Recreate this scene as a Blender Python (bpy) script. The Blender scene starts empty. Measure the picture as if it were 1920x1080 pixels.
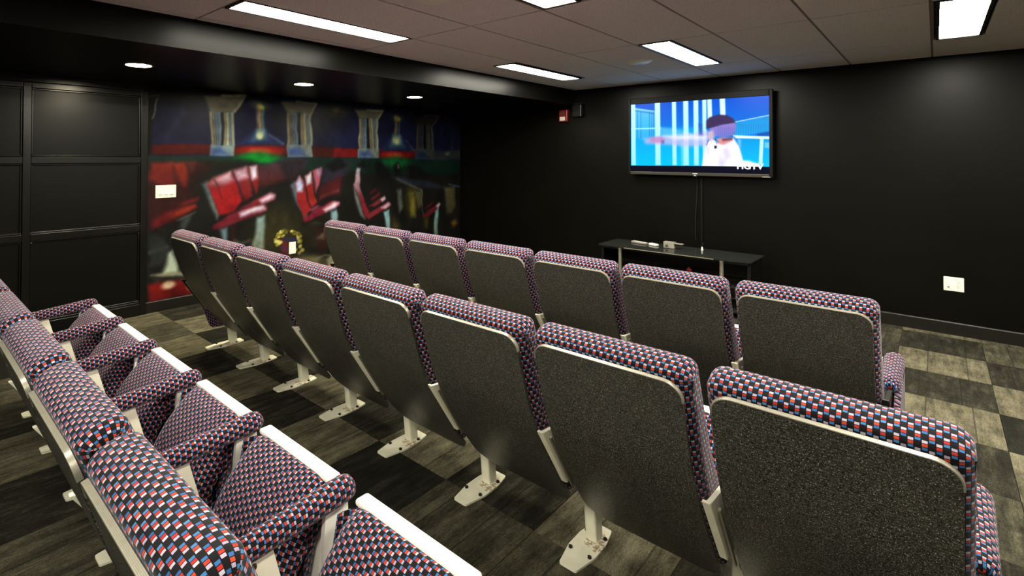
import bpy, bmesh, math, random
import numpy as np
from mathutils import Matrix, Vector
random.seed(7)
np.random.seed(7)
scene = bpy.context.scene
col = scene.collection

# ------------------------------------------------------------------ camera, world, exposure
HC = 1.3947           # eye height
cam_d = bpy.data.cameras.new('camera')
cam = bpy.data.objects.new('camera', cam_d)
col.objects.link(cam)
cf = Vector((-0.698448, 0.715555, 0.0123)).normalized()
cu = Vector((0.006802, -0.010548, 0.999921))
cr = cf.cross(cu).normalized()
cu = cr.cross(cf).normalized()
m = Matrix((cr, cu, -cf)).transposed().to_4x4()
m.translation = Vector((0, 0, HC))
cam.matrix_world = m
cam_d.sensor_width = 36.0
cam_d.lens = 982.38 / 1920 * 36.0
cam_d.shift_x = (960 - 794.7) / 1920
cam_d.shift_y = -(540 - 280.38) / 1920
cam_d.clip_start = 0.02
scene.camera = cam
scene.view_settings.view_transform = 'Standard'
scene.view_settings.look = 'None'
scene.view_settings.gamma = 1.0
scene.view_settings.exposure = 0.0
scene.view_settings.use_curve_mapping = False

w = bpy.data.worlds.new('world')
scene.world = w
w.use_nodes = True
w.node_tree.nodes['Background'].inputs[0].default_value = (0.02, 0.02, 0.02, 1)

LIGHT = 80.0          # radiance of the ceiling light diffusers
WARM = (1.0, 0.95, 0.80)
CEIL = 2.2017
FRONT = 5.871
LEFT = -4.991
BULK = -3.147
SOFFIT = 2.02
RIGHT = 2.6
BACK = -1.7
def area(name, x, y, z, sx, sy, power, colr=WARM):
    d = bpy.data.lights.new(name, 'AREA')
    d.shape = 'RECTANGLE'; d.size = sx; d.size_y = sy; d.energy = power; d.color = colr
    o = bpy.data.objects.new(name, d); o.location = (x, y, z); col.objects.link(o)
    return o
# the fixtures of the same ceiling that hang outside the picture
PW = LIGHT * 0.19 * 1.16 * math.pi
area('ceiling_lamp', 0.115, 1.90, CEIL - .004, .19, 1.16, PW)
area('ceiling_lamp', 1.36, 1.90, CEIL - .004, .19, 1.16, PW)
area('ceiling_lamp', 1.36, 4.41, CEIL - .004, .19, 1.16, PW)
area('ceiling_lamp', -1.42, -0.6, CEIL - .004, .19, 1.16, PW)
area('ceiling_lamp', 0.115, -0.6, CEIL - .004, .19, 1.16, PW)

# ------------------------------------------------------------------ helpers
def lin(c):
    a = np.array(c, float) / 255.0
    return np.where(a <= .04045, a / 12.92, ((a + .055) / 1.055) ** 2.4)
def L(*c):
    return tuple(float(v) for v in lin(c)) + (1.0,)

def mesh(name, verts, faces, mat=None, parent=None, uvs=None, smooth=False, loc=None):
    me = bpy.data.meshes.new(name)
    me.from_pydata([tuple(map(float, v)) for v in verts], [], faces)
    if uvs is not None:
        ul = me.uv_layers.new(name='UVMap')
        for p in me.polygons:
            for li, vi in zip(p.loop_indices, p.vertices):
                ul.data[li].uv = uvs[vi]
    if smooth:
        me.polygons.foreach_set('use_smooth', [True] * len(me.polygons))
    if mat: me.materials.append(mat)
    me.update()
    o = bpy.data.objects.new(name, me)
    col.objects.link(o)
    if parent: o.parent = parent
    if loc: o.location = loc
    return o

class MB:
    """collects boxes, tubes and plates, builds ONE mesh object"""
    def __init__(s): s.v = []; s.f = []
    def add(s, v, f):
        n = len(s.v); s.v += [tuple(p) for p in v]; s.f += [[i + n for i in q] for q in f]
    def box(s, x0, x1, y0, y1, z0, z1, b=0.0):
        if b <= 0:
            v = [(x, y, z) for z in (z0, z1) for y in (y0, y1) for x in (x0, x1)]
            s.add(v, [[0, 2, 3, 1], [4, 5, 7, 6], [0, 1, 5, 4], [2, 6, 7, 3], [0, 4, 6, 2], [1, 3, 7, 5]]); return
        bm = bmesh.new()
        bmesh.ops.create_cube(bm, size=1)
        for q in bm.verts:
            q.co = ((x0 + x1) / 2 + q.co.x * (x1 - x0), (y0 + y1) / 2 + q.co.y * (y1 - y0), (z0 + z1) / 2 + q.co.z * (z1 - z0))
        bmesh.ops.bevel(bm, geom=bm.edges[:], offset=b, segments=2, affect='EDGES', profile=.5)
        bm.verts.index_update()
        s.add([q.co[:] for q in bm.verts], [[q.index for q in f.verts] for f in bm.faces]); bm.free()
    def tube(s, pts, r, n=8, caps=True):
        pts = [Vector(p) for p in pts]; rings = []
        up = None
        for i, p in enumerate(pts):
            t = (pts[min(i + 1, len(pts) - 1)] - pts[max(i - 1, 0)]).normalized()
            if up is None:
                up = Vector((0, 0, 1)) if abs(t.z) < .9 else Vector((1, 0, 0))
            a = t.cross(up).normalized(); b = a.cross(t).normalized(); up = b
            rr = r[i] if isinstance(r, (list, tuple)) else r
            rings.append([p + (a * math.cos(2 * math.pi * k / n) + b * math.sin(2 * math.pi * k / n)) * rr for k in range(n)])
        v = [q for rg in rings for q in rg]; f = []
        for i in range(len(rings) - 1):
            for k in range(n):
                f.append([i * n + k, i * n + (k + 1) % n, (i + 1) * n + (k + 1) % n, (i + 1) * n + k])
        if caps:
            f.append(list(range(n))[::-1]); f.append([(len(rings) - 1) * n + k for k in range(n)])
        s.add(v, f)
    def plate(s, poly, axis, a0, a1):
        """polygon in the two other axes, extruded a0..a1 along axis 'x','y' or 'z'"""
        n = len(poly)
        def mk(p, a): return {'x': (a, p[0], p[1]), 'y': (p[0], a, p[1]), 'z': (p[0], p[1], a)}[axis]
        v = [mk(p, a0) for p in poly] + [mk(p, a1) for p in poly]
        f = [list(range(n))[::-1], [n + i for i in range(n)]] + [[i, (i + 1) % n, n + (i + 1) % n, n + i] for i in range(n)]
        s.add(v, f)
    def disc(s, c, r, h, n=24, axis='z', r2=None):
        r2 = r if r2 is None else r2
        v = []
        for rr, d in ((r, 0), (r2, h)):
            for k in range(n):
                a = 2 * math.pi * k / n; u, w_ = rr * math.cos(a), rr * math.sin(a)
                v.append({'z': (c[0] + u, c[1] + w_, c[2] + d), 'y': (c[0] + u, c[1] + d, c[2] + w_), 'x': (c[0] + d, c[1] + u, c[2] + w_)}[axis])
        f = [list(range(n))[::-1], [n + k for k in range(n)]] + [[k, (k + 1) % n, n + (k + 1) % n, n + k] for k in range(n)]
        s.add(v, f)
    def build(s, name, mat, parent=None, smooth=False, loc=None):
        o = mesh(name, s.v, s.f, mat, parent, smooth=smooth, loc=loc)
        bm = bmesh.new(); bm.from_mesh(o.data); bmesh.ops.recalc_face_normals(bm, faces=bm.faces[:]); bm.to_mesh(o.data); bm.free()
        if smooth:
            try: o.data.set_sharp_from_angle(angle=math.radians(40))
            except Exception: pass
        return o

def tag(o, label, cat, group=None):
    o['label'] = label; o['category'] = cat
    if group: o['group'] = group
    return o
def struct(o):
    o['kind'] = 'structure'; return o
def thing(name, label, cat, loc, group=None):
    o = bpy.data.objects.new(name, None); o.empty_display_size = .05
    o.location = loc; col.objects.link(o)
    return tag(o, label, cat, group)
def rounded(poly, r, n=4):
    out = []
    N = len(poly)
    for i in range(N):
        p = Vector(poly[i]); a = (Vector(poly[i - 1]) - p); b = (Vector(poly[(i + 1) % N]) - p)
        rr = min(r, a.length * .45, b.length * .45)
        a.normalize(); b.normalize()
        p0 = p + a * rr; p1 = p + b * rr
        for k in range(n + 1):
            t = k / n
            q = p0 * (1 - t) ** 2 + p * 2 * t * (1 - t) + p1 * t * t
            out.append((q.x, q.y))
    return out

# ------------------------------------------------------------------ materials
class NT:
    def __init__(s, name):
        s.m = bpy.data.materials.new(name); s.m.use_nodes = True
        s.t = s.m.node_tree; s.b = s.t.nodes['Principled BSDF']
    def n(s, typ, **kw):
        o = s.t.nodes.new(typ)
        for k, v in kw.items(): setattr(o, k, v)
        return o
    def l(s, a, b): s.t.links.new(a, b)
    def math(s, op, a, b=None, c=None):
        o = s.n('ShaderNodeMath', operation=op)
        for i, q in enumerate((a, b, c)):
            if q is None: continue
            if isinstance(q, (int, float)): o.inputs[i].default_value = q
            else: s.l(q, o.inputs[i])
        return o.outputs[0]
    def mix(s, f, a, b):
        o = s.n('ShaderNodeMix', data_type='RGBA')
        for i, q in ((0, f), (6, a), (7, b)):
            if isinstance(q, (int, float, tuple)): o.inputs[i].default_value = q
            else: s.l(q, o.inputs[i])
        return o.outputs[2]
    def ramp(s, f, *st):
        o = s.n('ShaderNodeValToRGB'); e = o.color_ramp.elements
        while len(e) < len(st): e.new(.5)
        for q, (p, c) in zip(e, st): q.position = p; q.color = c
        s.l(f, o.inputs[0]); return o.outputs[0]
    def coord(s, which='Object', scale=(1, 1, 1)):
        a = s.n('ShaderNodeTexCoord'); mp = s.n('ShaderNodeMapping'); mp.inputs['Scale'].default_value = scale
        s.l(a.outputs[which], mp.inputs[0]); return mp.outputs[0]
    def noise(s, vec, scale, detail=3, rough=.55, w=None):
        o = s.n('ShaderNodeTexNoise')
        if w is not None: o.noise_dimensions = '4D'; s.l(w, o.inputs['W'])
        s.l(vec, o.inputs['Vector']); o.inputs['Scale'].default_value = scale
        o.inputs['Detail'].default_value = detail; o.inputs['Roughness'].default_value = rough
        return o.outputs['Fac']
    def bump(s, h, strength, dist):
        o = s.n('ShaderNodeBump'); o.inputs['Strength'].default_value = strength; o.inputs['Distance'].default_value = dist
        s.l(h, o.inputs['Height']); s.l(o.outputs[0], s.b.inputs['Normal'])
    def base(s, c):
        if isinstance(c, tuple): s.b.inputs['Base Color'].default_value = c
        else: s.l(c, s.b.inputs['Base Color'])
    def set(s, **kw):
        for k, v in kw.items(): s.b.inputs[k.replace('_', ' ')].default_value = v

def plain(name, c, rough=.5, metal=0.0, var=0.06, scale=30, spec=.5):
    t = NT(name); nz = t.noise(t.coord(), scale)
    a = tuple(v * (1 - var) for v in c[:3]) + (1,); b = tuple(min(1, v * (1 + var)) for v in c[:3]) + (1,)
    t.base(t.ramp(nz, (.3, a), (.7, b))); t.set(Roughness=rough, Metallic=metal)
    t.b.inputs['Specular IOR Level'].default_value = spec
    return t.m
def emit(name, c, strength):
    t = NT(name); t.base((0, 0, 0, 1)); t.b.inputs['Emission Color'].default_value = tuple(c[:3]) + (1,); t.set(Emission_Strength=strength)
    return t.m

def fabric():
    t = NT('moquette_fabric')
    uv = t.n('ShaderNodeUVMap'); sp = t.n('ShaderNodeSeparateXYZ'); t.l(uv.outputs[0], sp.inputs[0])
    PU, PV = .0064, .0098
    r = t.math('DIVIDE', sp.outputs[1], PV); rf = t.math('FLOOR', r); rfr = t.math('SUBTRACT', r, rf)
    u = t.math('ADD', t.math('DIVIDE', sp.outputs[0], PU), t.math('MULTIPLY', rf, 2.5))
    uf = t.math('FLOOR', u); ufr = t.math('SUBTRACT', u, uf)
    slot = t.math('FLOORED_MODULO', uf, 5.0)
    def inside(x, lo, hi): return t.math('MULTIPLY', t.math('GREATER_THAN', x, lo), t.math('LESS_THAN', x, hi))
    blk = t.math('MULTIPLY', inside(ufr, .09, .89), inside(rfr, .11, .90))
    blk = t.math('MULTIPLY', blk, t.math('LESS_THAN', slot, 2.5))
    wn = t.n('ShaderNodeTexWhiteNoise'); cb = t.n('ShaderNodeCombineXYZ'); t.l(uf, cb.inputs[0]); t.l(rf, cb.inputs[1]); t.l(cb.outputs[0], wn.inputs[0])
    blue = t.ramp(wn.outputs[0], (0, L(36, 80, 136)), (1, L(66, 118, 168)))
    red = t.ramp(wn.outputs[0], (0, L(160, 34, 32)), (1, L(184, 64, 38)))
    wht = t.ramp(wn.outputs[0], (0, L(146, 134, 158)), (1, L(178, 168, 180)))
    c = t.mix(t.math('GREATER_THAN', slot, .5), blue, red)
    c = t.mix(t.math('GREATER_THAN', slot, 1.5), c, wht)
    dark = t.ramp(wn.outputs[0], (0, L(6, 6, 9)), (1, L(11, 11, 15)))
    nz = t.noise(uv.outputs[0], 900, 1)
    fin = t.mix(blk, dark, c)
    fin = t.mix(t.math('MULTIPLY', nz, .22), fin, L(12, 11, 15))
    t.base(fin); t.set(Roughness=.92, Sheen_Weight=.12, Sheen_Roughness=.45)
    t.b.inputs['Specular IOR Level'].default_value = .15
    t.bump(t.math('ADD', t.math('MULTIPLY', blk, .7), nz), .35, .0012)
    return t.m
M_FAB = fabric()

def panel_mat():
    t = NT('speckled_laminate'); co = t.coord()
    v = t.n('ShaderNodeTexVoronoi'); v.inputs['Scale'].default_value = 420; t.l(co, v.inputs['Vector'])
    wn = t.math('GREATER_THAN', v.outputs['Color'], .50)
    fl = t.math('MULTIPLY', t.math('LESS_THAN', v.outputs['Distance'], .36), wn)
    v2 = t.n('ShaderNodeTexVoronoi'); v2.inputs['Scale'].default_value = 240; t.l(co, v2.inputs['Vector'])
    fl2 = t.math('MULTIPLY', t.math('LESS_THAN', v2.outputs['Distance'], .20), t.math('GREATER_THAN', v2.outputs['Color'], .66))
    bg = t.ramp(t.noise(co, 260, 2), (.36, L(20, 20, 18)), (.66, L(68, 68, 61)))
    lc = t.ramp(v.outputs['Color'], (.0, L(78, 78, 72)), (1, L(140, 139, 128)))
    c = t.mix(fl, bg, lc); c = t.mix(fl2, c, L(200, 196, 178))
    sc = t.noise(co, 7, 4); c = t.mix(t.math('MULTIPLY', sc, .25), c, L(40, 38, 31))
    t.base(c); t.set(Roughness=.40); t.b.inputs['Specular IOR Level'].default_value = .42
    t.l(t.ramp(t.noise(co, 5, 3), (.3, (.30, .30, .30, 1)), (.7, (.42, .42, .42, 1))), t.b.inputs['Roughness'])
    return t.m
M_PANEL = panel_mat()

def cream(name, rust=0.0):
    t = NT(name); co = t.coord()
    c = t.ramp(t.noise(co, 14, 4), (.3, L(226, 222, 196)), (.7, L(240, 237, 216)))
    if rust:
        sp = t.n('ShaderNodeSeparateXYZ'); t.l(co, sp.inputs[0])
        near = t.n('ShaderNodeVectorMath', operation='DISTANCE'); t.l(co, near.inputs[0]); near.inputs[1].default_value = (.03, .46, .0)
        k = t.math('MULTIPLY', t.math('LESS_THAN', t.math('ADD', near.outputs['Value'], t.math('MULTIPLY', t.noise(co, 60, 4), .05)), .075), t.math('GREATER_THAN', t.noise(co, 95, 4, .7), .5))
        c = t.mix(t.math('MULTIPLY', k, .8), c, L(128, 92, 44))
    t.base(c); t.set(Roughness=.38)
    return t.m
M_CREAM = cream('cream_enamel'); M_PLATE = cream('cream_enamel_rusty', 1)
M_WHITE = plain('white_enamel', L(238, 236, 226), .35, var=.02)
M_TRIM = plain('aluminium_edging', L(142, 138, 124), .36, .3, .05, 60)
M_RAIL = plain('grey_metal', L(150, 145, 128), .40, .6, .05)
M_BOLT = plain('dark_bolt', L(44, 46, 52), .4, .7)
M_BRASS = plain('tarnished_screw', L(92, 78, 48), .45, .8)
def black_wall():
    t = NT('black_wall_paint'); co = t.coord()
    t.base(t.ramp(t.noise(co, 3, 5), (.3, L(7, 6.5, 5)), (.7, L(10, 9, 7)))); t.set(Roughness=.33)
    t.b.inputs['Specular IOR Level'].default_value = .12
    t.bump(t.noise(co, 90, 3), .12, .002)
    return t.m
M_WALL = black_wall()
M_BASE = plain('black_baseboard_paint', L(20, 19, 16), .3, var=.05)
M_SATIN = plain('black_satin_trim', L(10, 9, 8), .24, var=.08, scale=12, spec=.5)
M_BOARD = plain('black_satin_board', L(9, 9, 7), .30, var=.08, scale=6, spec=.22)
M_BACK = plain('black_rear_wall_paint', L(40, 38, 32), .6)
M_BLACK = plain('black_plastic', L(10, 10, 11), .35)
M_STAND = plain('black_stand_metal', L(7, 7, 7), .45, spec=.25)
M_DARK = plain('dark_steel', L(32, 31, 28), .4, .4)
M_SIDE = M_FAB
M_PLW = plain('white_plastic', L(232, 230, 214), .35, var=.02)
M_SLOT = plain('dark_slot', L(60, 58, 50), .5)
M_RED = plain('red_plastic', L(120, 12, 18), .35)
M_SILVER = plain('silver_tube', L(190, 186, 172), .28, .85)

def ceil_mat():
    t = NT('mineral_fibre_tile'); co = t.coord()
    v = t.n('ShaderNodeTexVoronoi'); v.inputs['Scale'].default_value = 90; t.l(co, v.inputs['Vector'])
    hole = t.math('MULTIPLY', t.math('LESS_THAN', v.outputs['Distance'], .24), t.math('GREATER_THAN', v.outputs['Color'], .5))
    bg = t.ramp(t.noise(co, 160, 3), (.3, L(206, 196, 192)), (.7, L(222, 213, 209)))
    t.base(t.mix(t.math('MULTIPLY', hole, .6), bg, L(120, 108, 98))); t.set(Roughness=.95)
    t.b.inputs['Specular IOR Level'].default_value = .1
    t.bump(t.noise(co, 140, 3), .3, .003)
    return t.m
M_CEIL = ceil_mat()
M_GRID = plain('grid_bar_paint', L(118, 106, 98), .6, var=.03)

def carpet(name, c0, c1, c2):
    t = NT(name)
    oi = t.n('ShaderNodeObjectInfo'); W = t.math('MULTIPLY', oi.outputs['Random'], 40.0)
    gr = t.noise(t.coord(scale=(16, 2.6, 1)), 1.6, 6, .68, W)     # wood grain print, runs along y
    kn = t.noise(t.coord(scale=(1, 1, 1)), 9, 4, .6, W)
    fn = t.noise(t.coord(scale=(2.2, 1, 1)), 70, 3, .7, W)
    f = t.math('ADD', t.math('ADD', t.math('MULTIPLY', gr, .52), t.math('MULTIPLY', kn, .22)), t.math('MULTIPLY', fn, .26))
    c = t.ramp(f, (.38, c0), (.50, c1), (.62, c2))
    # printed plank seams
    sp = t.n('ShaderNodeSeparateXYZ'); t.l(t.coord(), sp.inputs[0])
    for k, (a, b) in enumerate(((.10, .17), (.28, .36))):
        p = t.math('ADD', a, t.math('MULTIPLY', oi.outputs['Random'], b - a))
        c = t.mix(t.math('MULTIPLY', t.math('LESS_THAN', t.math('ABSOLUTE', t.math('SUBTRACT', sp.outputs[0], p)), .0035), .6), c, c0 if k else L(26, 25, 21))
    lp = t.noise(t.coord(scale=(1, 1.5, 1)), 300, 3, .65)
    c = t.mix(t.math('MULTIPLY', t.ramp(lp, (.38, (1, 1, 1, 1)), (.58, (0, 0, 0, 1))), .78), c, L(18, 17, 14))
    t.base(c); t.set(Roughness=.97); t.b.inputs['Specular IOR Level'].default_value = .08
    t.bump(lp, .55, .004)
    return t.m
M_CAR = [carpet('carpet_pale', L(46, 44, 35), L(104, 99, 80), L(142, 136, 112)),
         carpet('carpet_mid', L(34, 32, 25), L(74, 71, 57), L(114, 109, 89)),
         carpet('carpet_dark', L(20, 19, 16), L(46, 44, 36), L(82, 79, 65)),
         carpet('carpet_charcoal', L(18, 18, 16), L(36, 35, 30), L(62, 60, 50))]
M_SUB = plain('carpet_backing', L(22, 21, 18), .95)

def vcol_mat(name, emission=None, rough=.5):
    t = NT(name); a = t.n('ShaderNodeVertexColor', layer_name='paint')
    if emission:
        t.base((0, 0, 0, 1)); t.l(a.outputs[0], t.b.inputs['Emission Color']); t.set(Emission_Strength=emission, Roughness=.3); t.b.inputs['Specular IOR Level'].default_value = .08
    else:
        nz = t.noise(t.coord(), 40, 4)
        t.base(t.mix(t.math('MULTIPLY', nz, .16), a.outputs[0], L(14, 14, 14))); t.set(Roughness=rough)
        t.b.inputs['Specular IOR Level'].default_value = .14
    return t.m
def glass_mat():
    t = NT('smoked_glass'); t.base((.02, .022, .02, 1)); t.set(Roughness=.04, Transmission_Weight=.35, IOR=1.12)
    return t.m
M_GLASS = glass_mat()

# ------------------------------------------------------------------ room shell
b = MB(); b.box(LEFT - .1, RIGHT + .1, BACK - .1, FRONT + .1, -.12, -.010)
floor = struct(b.build('floor', M_SUB))
TX, TY, X0, Y0 = .44, .508, -2.40, 1.70
rows_i = range(-6, 12); rows_j = range(-7, 9)
tile_src = {}
for i in rows_i:
    for j in rows_j:
        xa, xb = X0 + i * TX, X0 + (i + 1) * TX; ya, yb = Y0 + j * TY, Y0 + (j + 1) * TY
        xa, xb = max(xa, LEFT), min(xb, RIGHT); ya, yb = max(ya, BACK), min(yb, FRONT)
        if xb - xa < .03 or yb - ya < .03 or xa > 1.3 or yb < -.4: continue
        light = (i + j) % 2 != 0
        k = random.choice([0, 0, 1]) if light else random.choice([2, 2, 3])
        if not light and random.random() < .12: k = 1
        key = (round(xb - xa, 3), round(yb - ya, 3), k)
        if key not in tile_src:
            q = MB(); q.box(.0009, xb - xa - .0009, .0009, yb - ya - .0009, -.010, 0, .0016)
            o = q.build('carpet_tile', M_CAR[k], floor, loc=(xa, ya, 0)); tile_src[key] = o
        else:
            o = tile_src[key].copy(); col.objects.link(o); o.location = (xa, ya, 0)

# walls
b = MB(); b.box(LEFT - .1, RIGHT + .1, FRONT, FRONT + .1, 0, CEIL + .1)
wall_front = struct(b.build('wall_front', M_WALL))
b = MB(); b.box(LEFT - .1, LEFT, BACK, FRONT, 0, CEIL + .1)
wall_left = struct(b.build('wall_left', M_WALL))
b = MB(); b.box(RIGHT, RIGHT + .1, BACK, FRONT, 0, CEIL + .1)
struct(b.build('wall_right', M_BACK))
b = MB(); b.box(LEFT - .1, RIGHT + .1, BACK - .1, BACK, 0, CEIL + .1)
struct(b.build('wall_back', M_BACK))
# bulkhead over the left side
b = MB(); b.box(LEFT, BULK, BACK, FRONT, SOFFIT, CEIL + .06)
bulk = struct(b.build('trim_1', M_WALL))
# panelling
PANEL_END = 1.604
q = MB(); q.box(LEFT, LEFT + .030, 1.548, PANEL_END, 0, SOFFIT, .003); q.build('stile', M_SATIN, wall_left)
ys = [.772, .0, -.772]
for y in ys:
    q = MB(); q.box(LEFT, LEFT + .030, y - .052, y, .10, 1.955, .003); q.build('stile', M_SATIN, wall_left)
bays = [(.772, 1.548), (.0, .72), (-.772, -.052)]
rails = [(.10, .118), (.735, .787), (1.328, 1.382), (1.912, 1.955)]
for (ya, yb) in bays:
    for (za, zb) in rails:
        q = MB(); q.box(LEFT, LEFT + .030, ya, yb, za, zb, .003); q.build('rail', M_SATIN, wall_left)
    for za, zb in ((.118, .735), (.787, 1.328), (1.382, 1.912)):
        q = MB(); q.box(LEFT, LEFT + .008, ya + .002, yb - .002, za + .002, zb - .002); q.build('panel', M_BOARD, wall_left)
        q = MB()
        mo = .014
        q.box(LEFT, LEFT + .020, ya + .001, yb - .001, za + .001, za + mo, .004); q.box(LEFT, LEFT + .020, ya + .001, yb - .001, zb - mo, zb - .001, .004)
        q.box(LEFT, LEFT + .020, ya + .001, ya + mo, za + mo, zb - mo, .004); q.box(LEFT, LEFT + .020, yb - mo, yb - .001, za + mo, zb - mo, .004)
        q.build('panel_moulding', M_SATIN, wall_left)
q = MB(); q.box(LEFT, LEFT + .034, BACK, 1.548, 0, .10, .003); q.build('plinth', M_SATIN, wall_left)
q = MB(); q.box(LEFT, LEFT + .024, -.8, 1.60, 1.958, SOFFIT - .001, .004); q.build('crown_moulding', M_SATIN, wall_left)
# baseboards
def baseboard(name, pts):
    return pts
b = MB(); b.plate([(0, 0), (.016, 0), (.016, .090), (.013, .097), (.011, .098), (0, .098)], 'y', PANEL_END, FRONT)
for k, v in enumerate(b.v): b.v[k] = (LEFT + v[0], v[1], v[2])
struct(b.build('baseboard_left', M_BASE))
b = MB(); b.plate([(FRONT, 0), (FRONT - .016, 0), (FRONT - .016, .092), (FRONT - .013, .099), (FRONT - .011, .100), (FRONT, .100)], 'x', LEFT + .017, RIGHT)
struct(b.build('baseboard_front', M_BASE))

# painted surfaces ------------------------------------------------------------
SOFT = 1.5
def tone(c):
    if c[0] > 1.9 * max(c[1], c[2]): k = .80
    elif min(c) > 60: k = 1.18
    else: k = 1.08
    return tuple(min(250, v * k) for v in c)
def paint(ops, A, B):
    """flat paint layers on the surface coordinates A (across), B (up); returns linear RGB"""
    out = np.zeros(A.shape + (3,))
    for kind, c, c2, soft, al, g in ops:
        if SOFT > 1: c, c2 = tone(c), (tone(c2) if c2 else None)
        if SOFT > 1 and kind == 'p' and min(c) > 130: al = min(1, al * 1.25); c = (c[0] * .96, c[1] * 1.04, min(250, c[2] * 1.10))
        c = np.array(c, float); c2 = c if c2 is None else np.array(c2, float)
        if kind == 'b':
            (ca, cb), (ra, rb) = g
            d = np.sqrt(((A - ca) / ra) ** 2 + ((B - cb) / rb) ** 2)
            m_ = np.clip((1.15 - d) / (.9 * soft), 0, 1); m_ = m_ * m_ * (3 - 2 * m_); cc = c
        else:
            P = np.array(g)
            if kind == 'l':
                wd, sf = soft; d = np.full(A.shape, 9.0)
                for i in range(len(P) - 1):
                    d = np.minimum(d, segdist(A, B, P[i], P[i + 1]))
                m_ = np.clip((wd / 2 + sf - d) / (2 * sf) + .0, 0, 1); cc = c
            else:
                d = np.full(A.shape, 9.0); ins = np.zeros(A.shape, bool)
                for i in range(len(P)):
                    p, q_ = P[i], P[(i + 1) % len(P)]
                    d = np.minimum(d, segdist(A, B, p, q_))
                    cond = ((p[1] > B) != (q_[1] > B))
                    dy = q_[1] - p[1] if abs(q_[1] - p[1]) > 1e-9 else 1e-9
                    ins ^= cond & (A < (q_[0] - p[0]) * (B - p[1]) / dy + p[0])
                d = np.where(ins, d, -d); m_ = np.clip(d / (2 * soft * SOFT) + .5, 0, 1); m_ = m_ * m_ * (3 - 2 * m_)
                top, bot = P[:, 1].max(), P[:, 1].min(); h = np.clip((top - B) / max(top - bot, 1e-6), 0, 1)[..., None]
                cc = c * (1 - h) + c2 * h
        m_ = (m_ * al)[..., None]
        out = out * (1 - m_) + cc * m_
    return lin(np.clip(out, 0, 255))
def segdist(A, B, p, q_):
    dx, dy = q_[0] - p[0], q_[1] - p[1]; l2 = dx * dx + dy * dy + 1e-12
    t = np.clip(((A - p[0]) * dx + (B - p[1]) * dy) / l2, 0, 1)
    return np.hypot(A - p[0] - t * dx, B - p[1] - t * dy)
def field(shape, cell, seed):
    """smooth random brush field in -1..1"""
    rs = np.random.RandomState(seed); h, w_ = shape
    g = rs.uniform(-1, 1, (h // cell + 4, w_ // cell + 4))
    yy = np.arange(h) / cell; xx = np.arange(w_) / cell
    yi = yy.astype(int); xi = xx.astype(int); fy = (yy - yi)[:, None]; fx = (xx - xi)[None, :]
    fy = fy * fy * (3 - 2 * fy); fx = fx * fx * (3 - 2 * fx)
    a = g[yi][:, xi]; b_ = g[yi][:, xi + 1]; c = g[yi + 1][:, xi]; d = g[yi + 1][:, xi + 1]
    return (a * (1 - fx) + b_ * fx) * (1 - fy) + (c * (1 - fx) + d * fx) * fy
def paint_mesh(name, a0, a1, b0, b1, step, ops, to3d, mat, gain=1.0, parent=None, brush=False):
    na, nb = int(round((a1 - a0) / step)), int(round((b1 - b0) / step))
    ga, gb = np.linspace(a0, a1, na + 1), np.linspace(b0, b1, nb + 1)
    A, B = np.meshgrid(ga, gb)
    if brush:
        A2 = A + field(A.shape, 26, 11) * .016 + field(A.shape, 9, 12) * .012; B2 = B + field(A.shape, 22, 13) * .012
        rgb = paint(ops, A2, B2) * gain
        st = .86 + .22 * field(A.shape, 7, 14) + .24 * field(A.shape, 24, 15) + .14 * field(A.shape, 3, 16)
        rgb = np.clip(rgb * np.clip(st, .25, 1.5)[..., None], 0, 1)
    else: rgb = np.clip(paint(ops, A, B) * gain, 0, 1)
    verts = [to3d(float(x), float(y)) for x, y in zip(A.ravel(), B.ravel())]
    W = na + 1
    faces = [(j * W + i, j * W + i + 1, (j + 1) * W + i + 1, (j + 1) * W + i) for j in range(nb) for i in range(na)]
    o = mesh(name, verts, faces, mat, parent)
    ca = o.data.color_attributes.new('paint', 'FLOAT_COLOR', 'POINT')
    ca.data.foreach_set('color', np.concatenate([rgb.reshape(-1, 3), np.ones((rgb.size // 3, 1))], 1).astype(np.float32).ravel())
    return o
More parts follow.
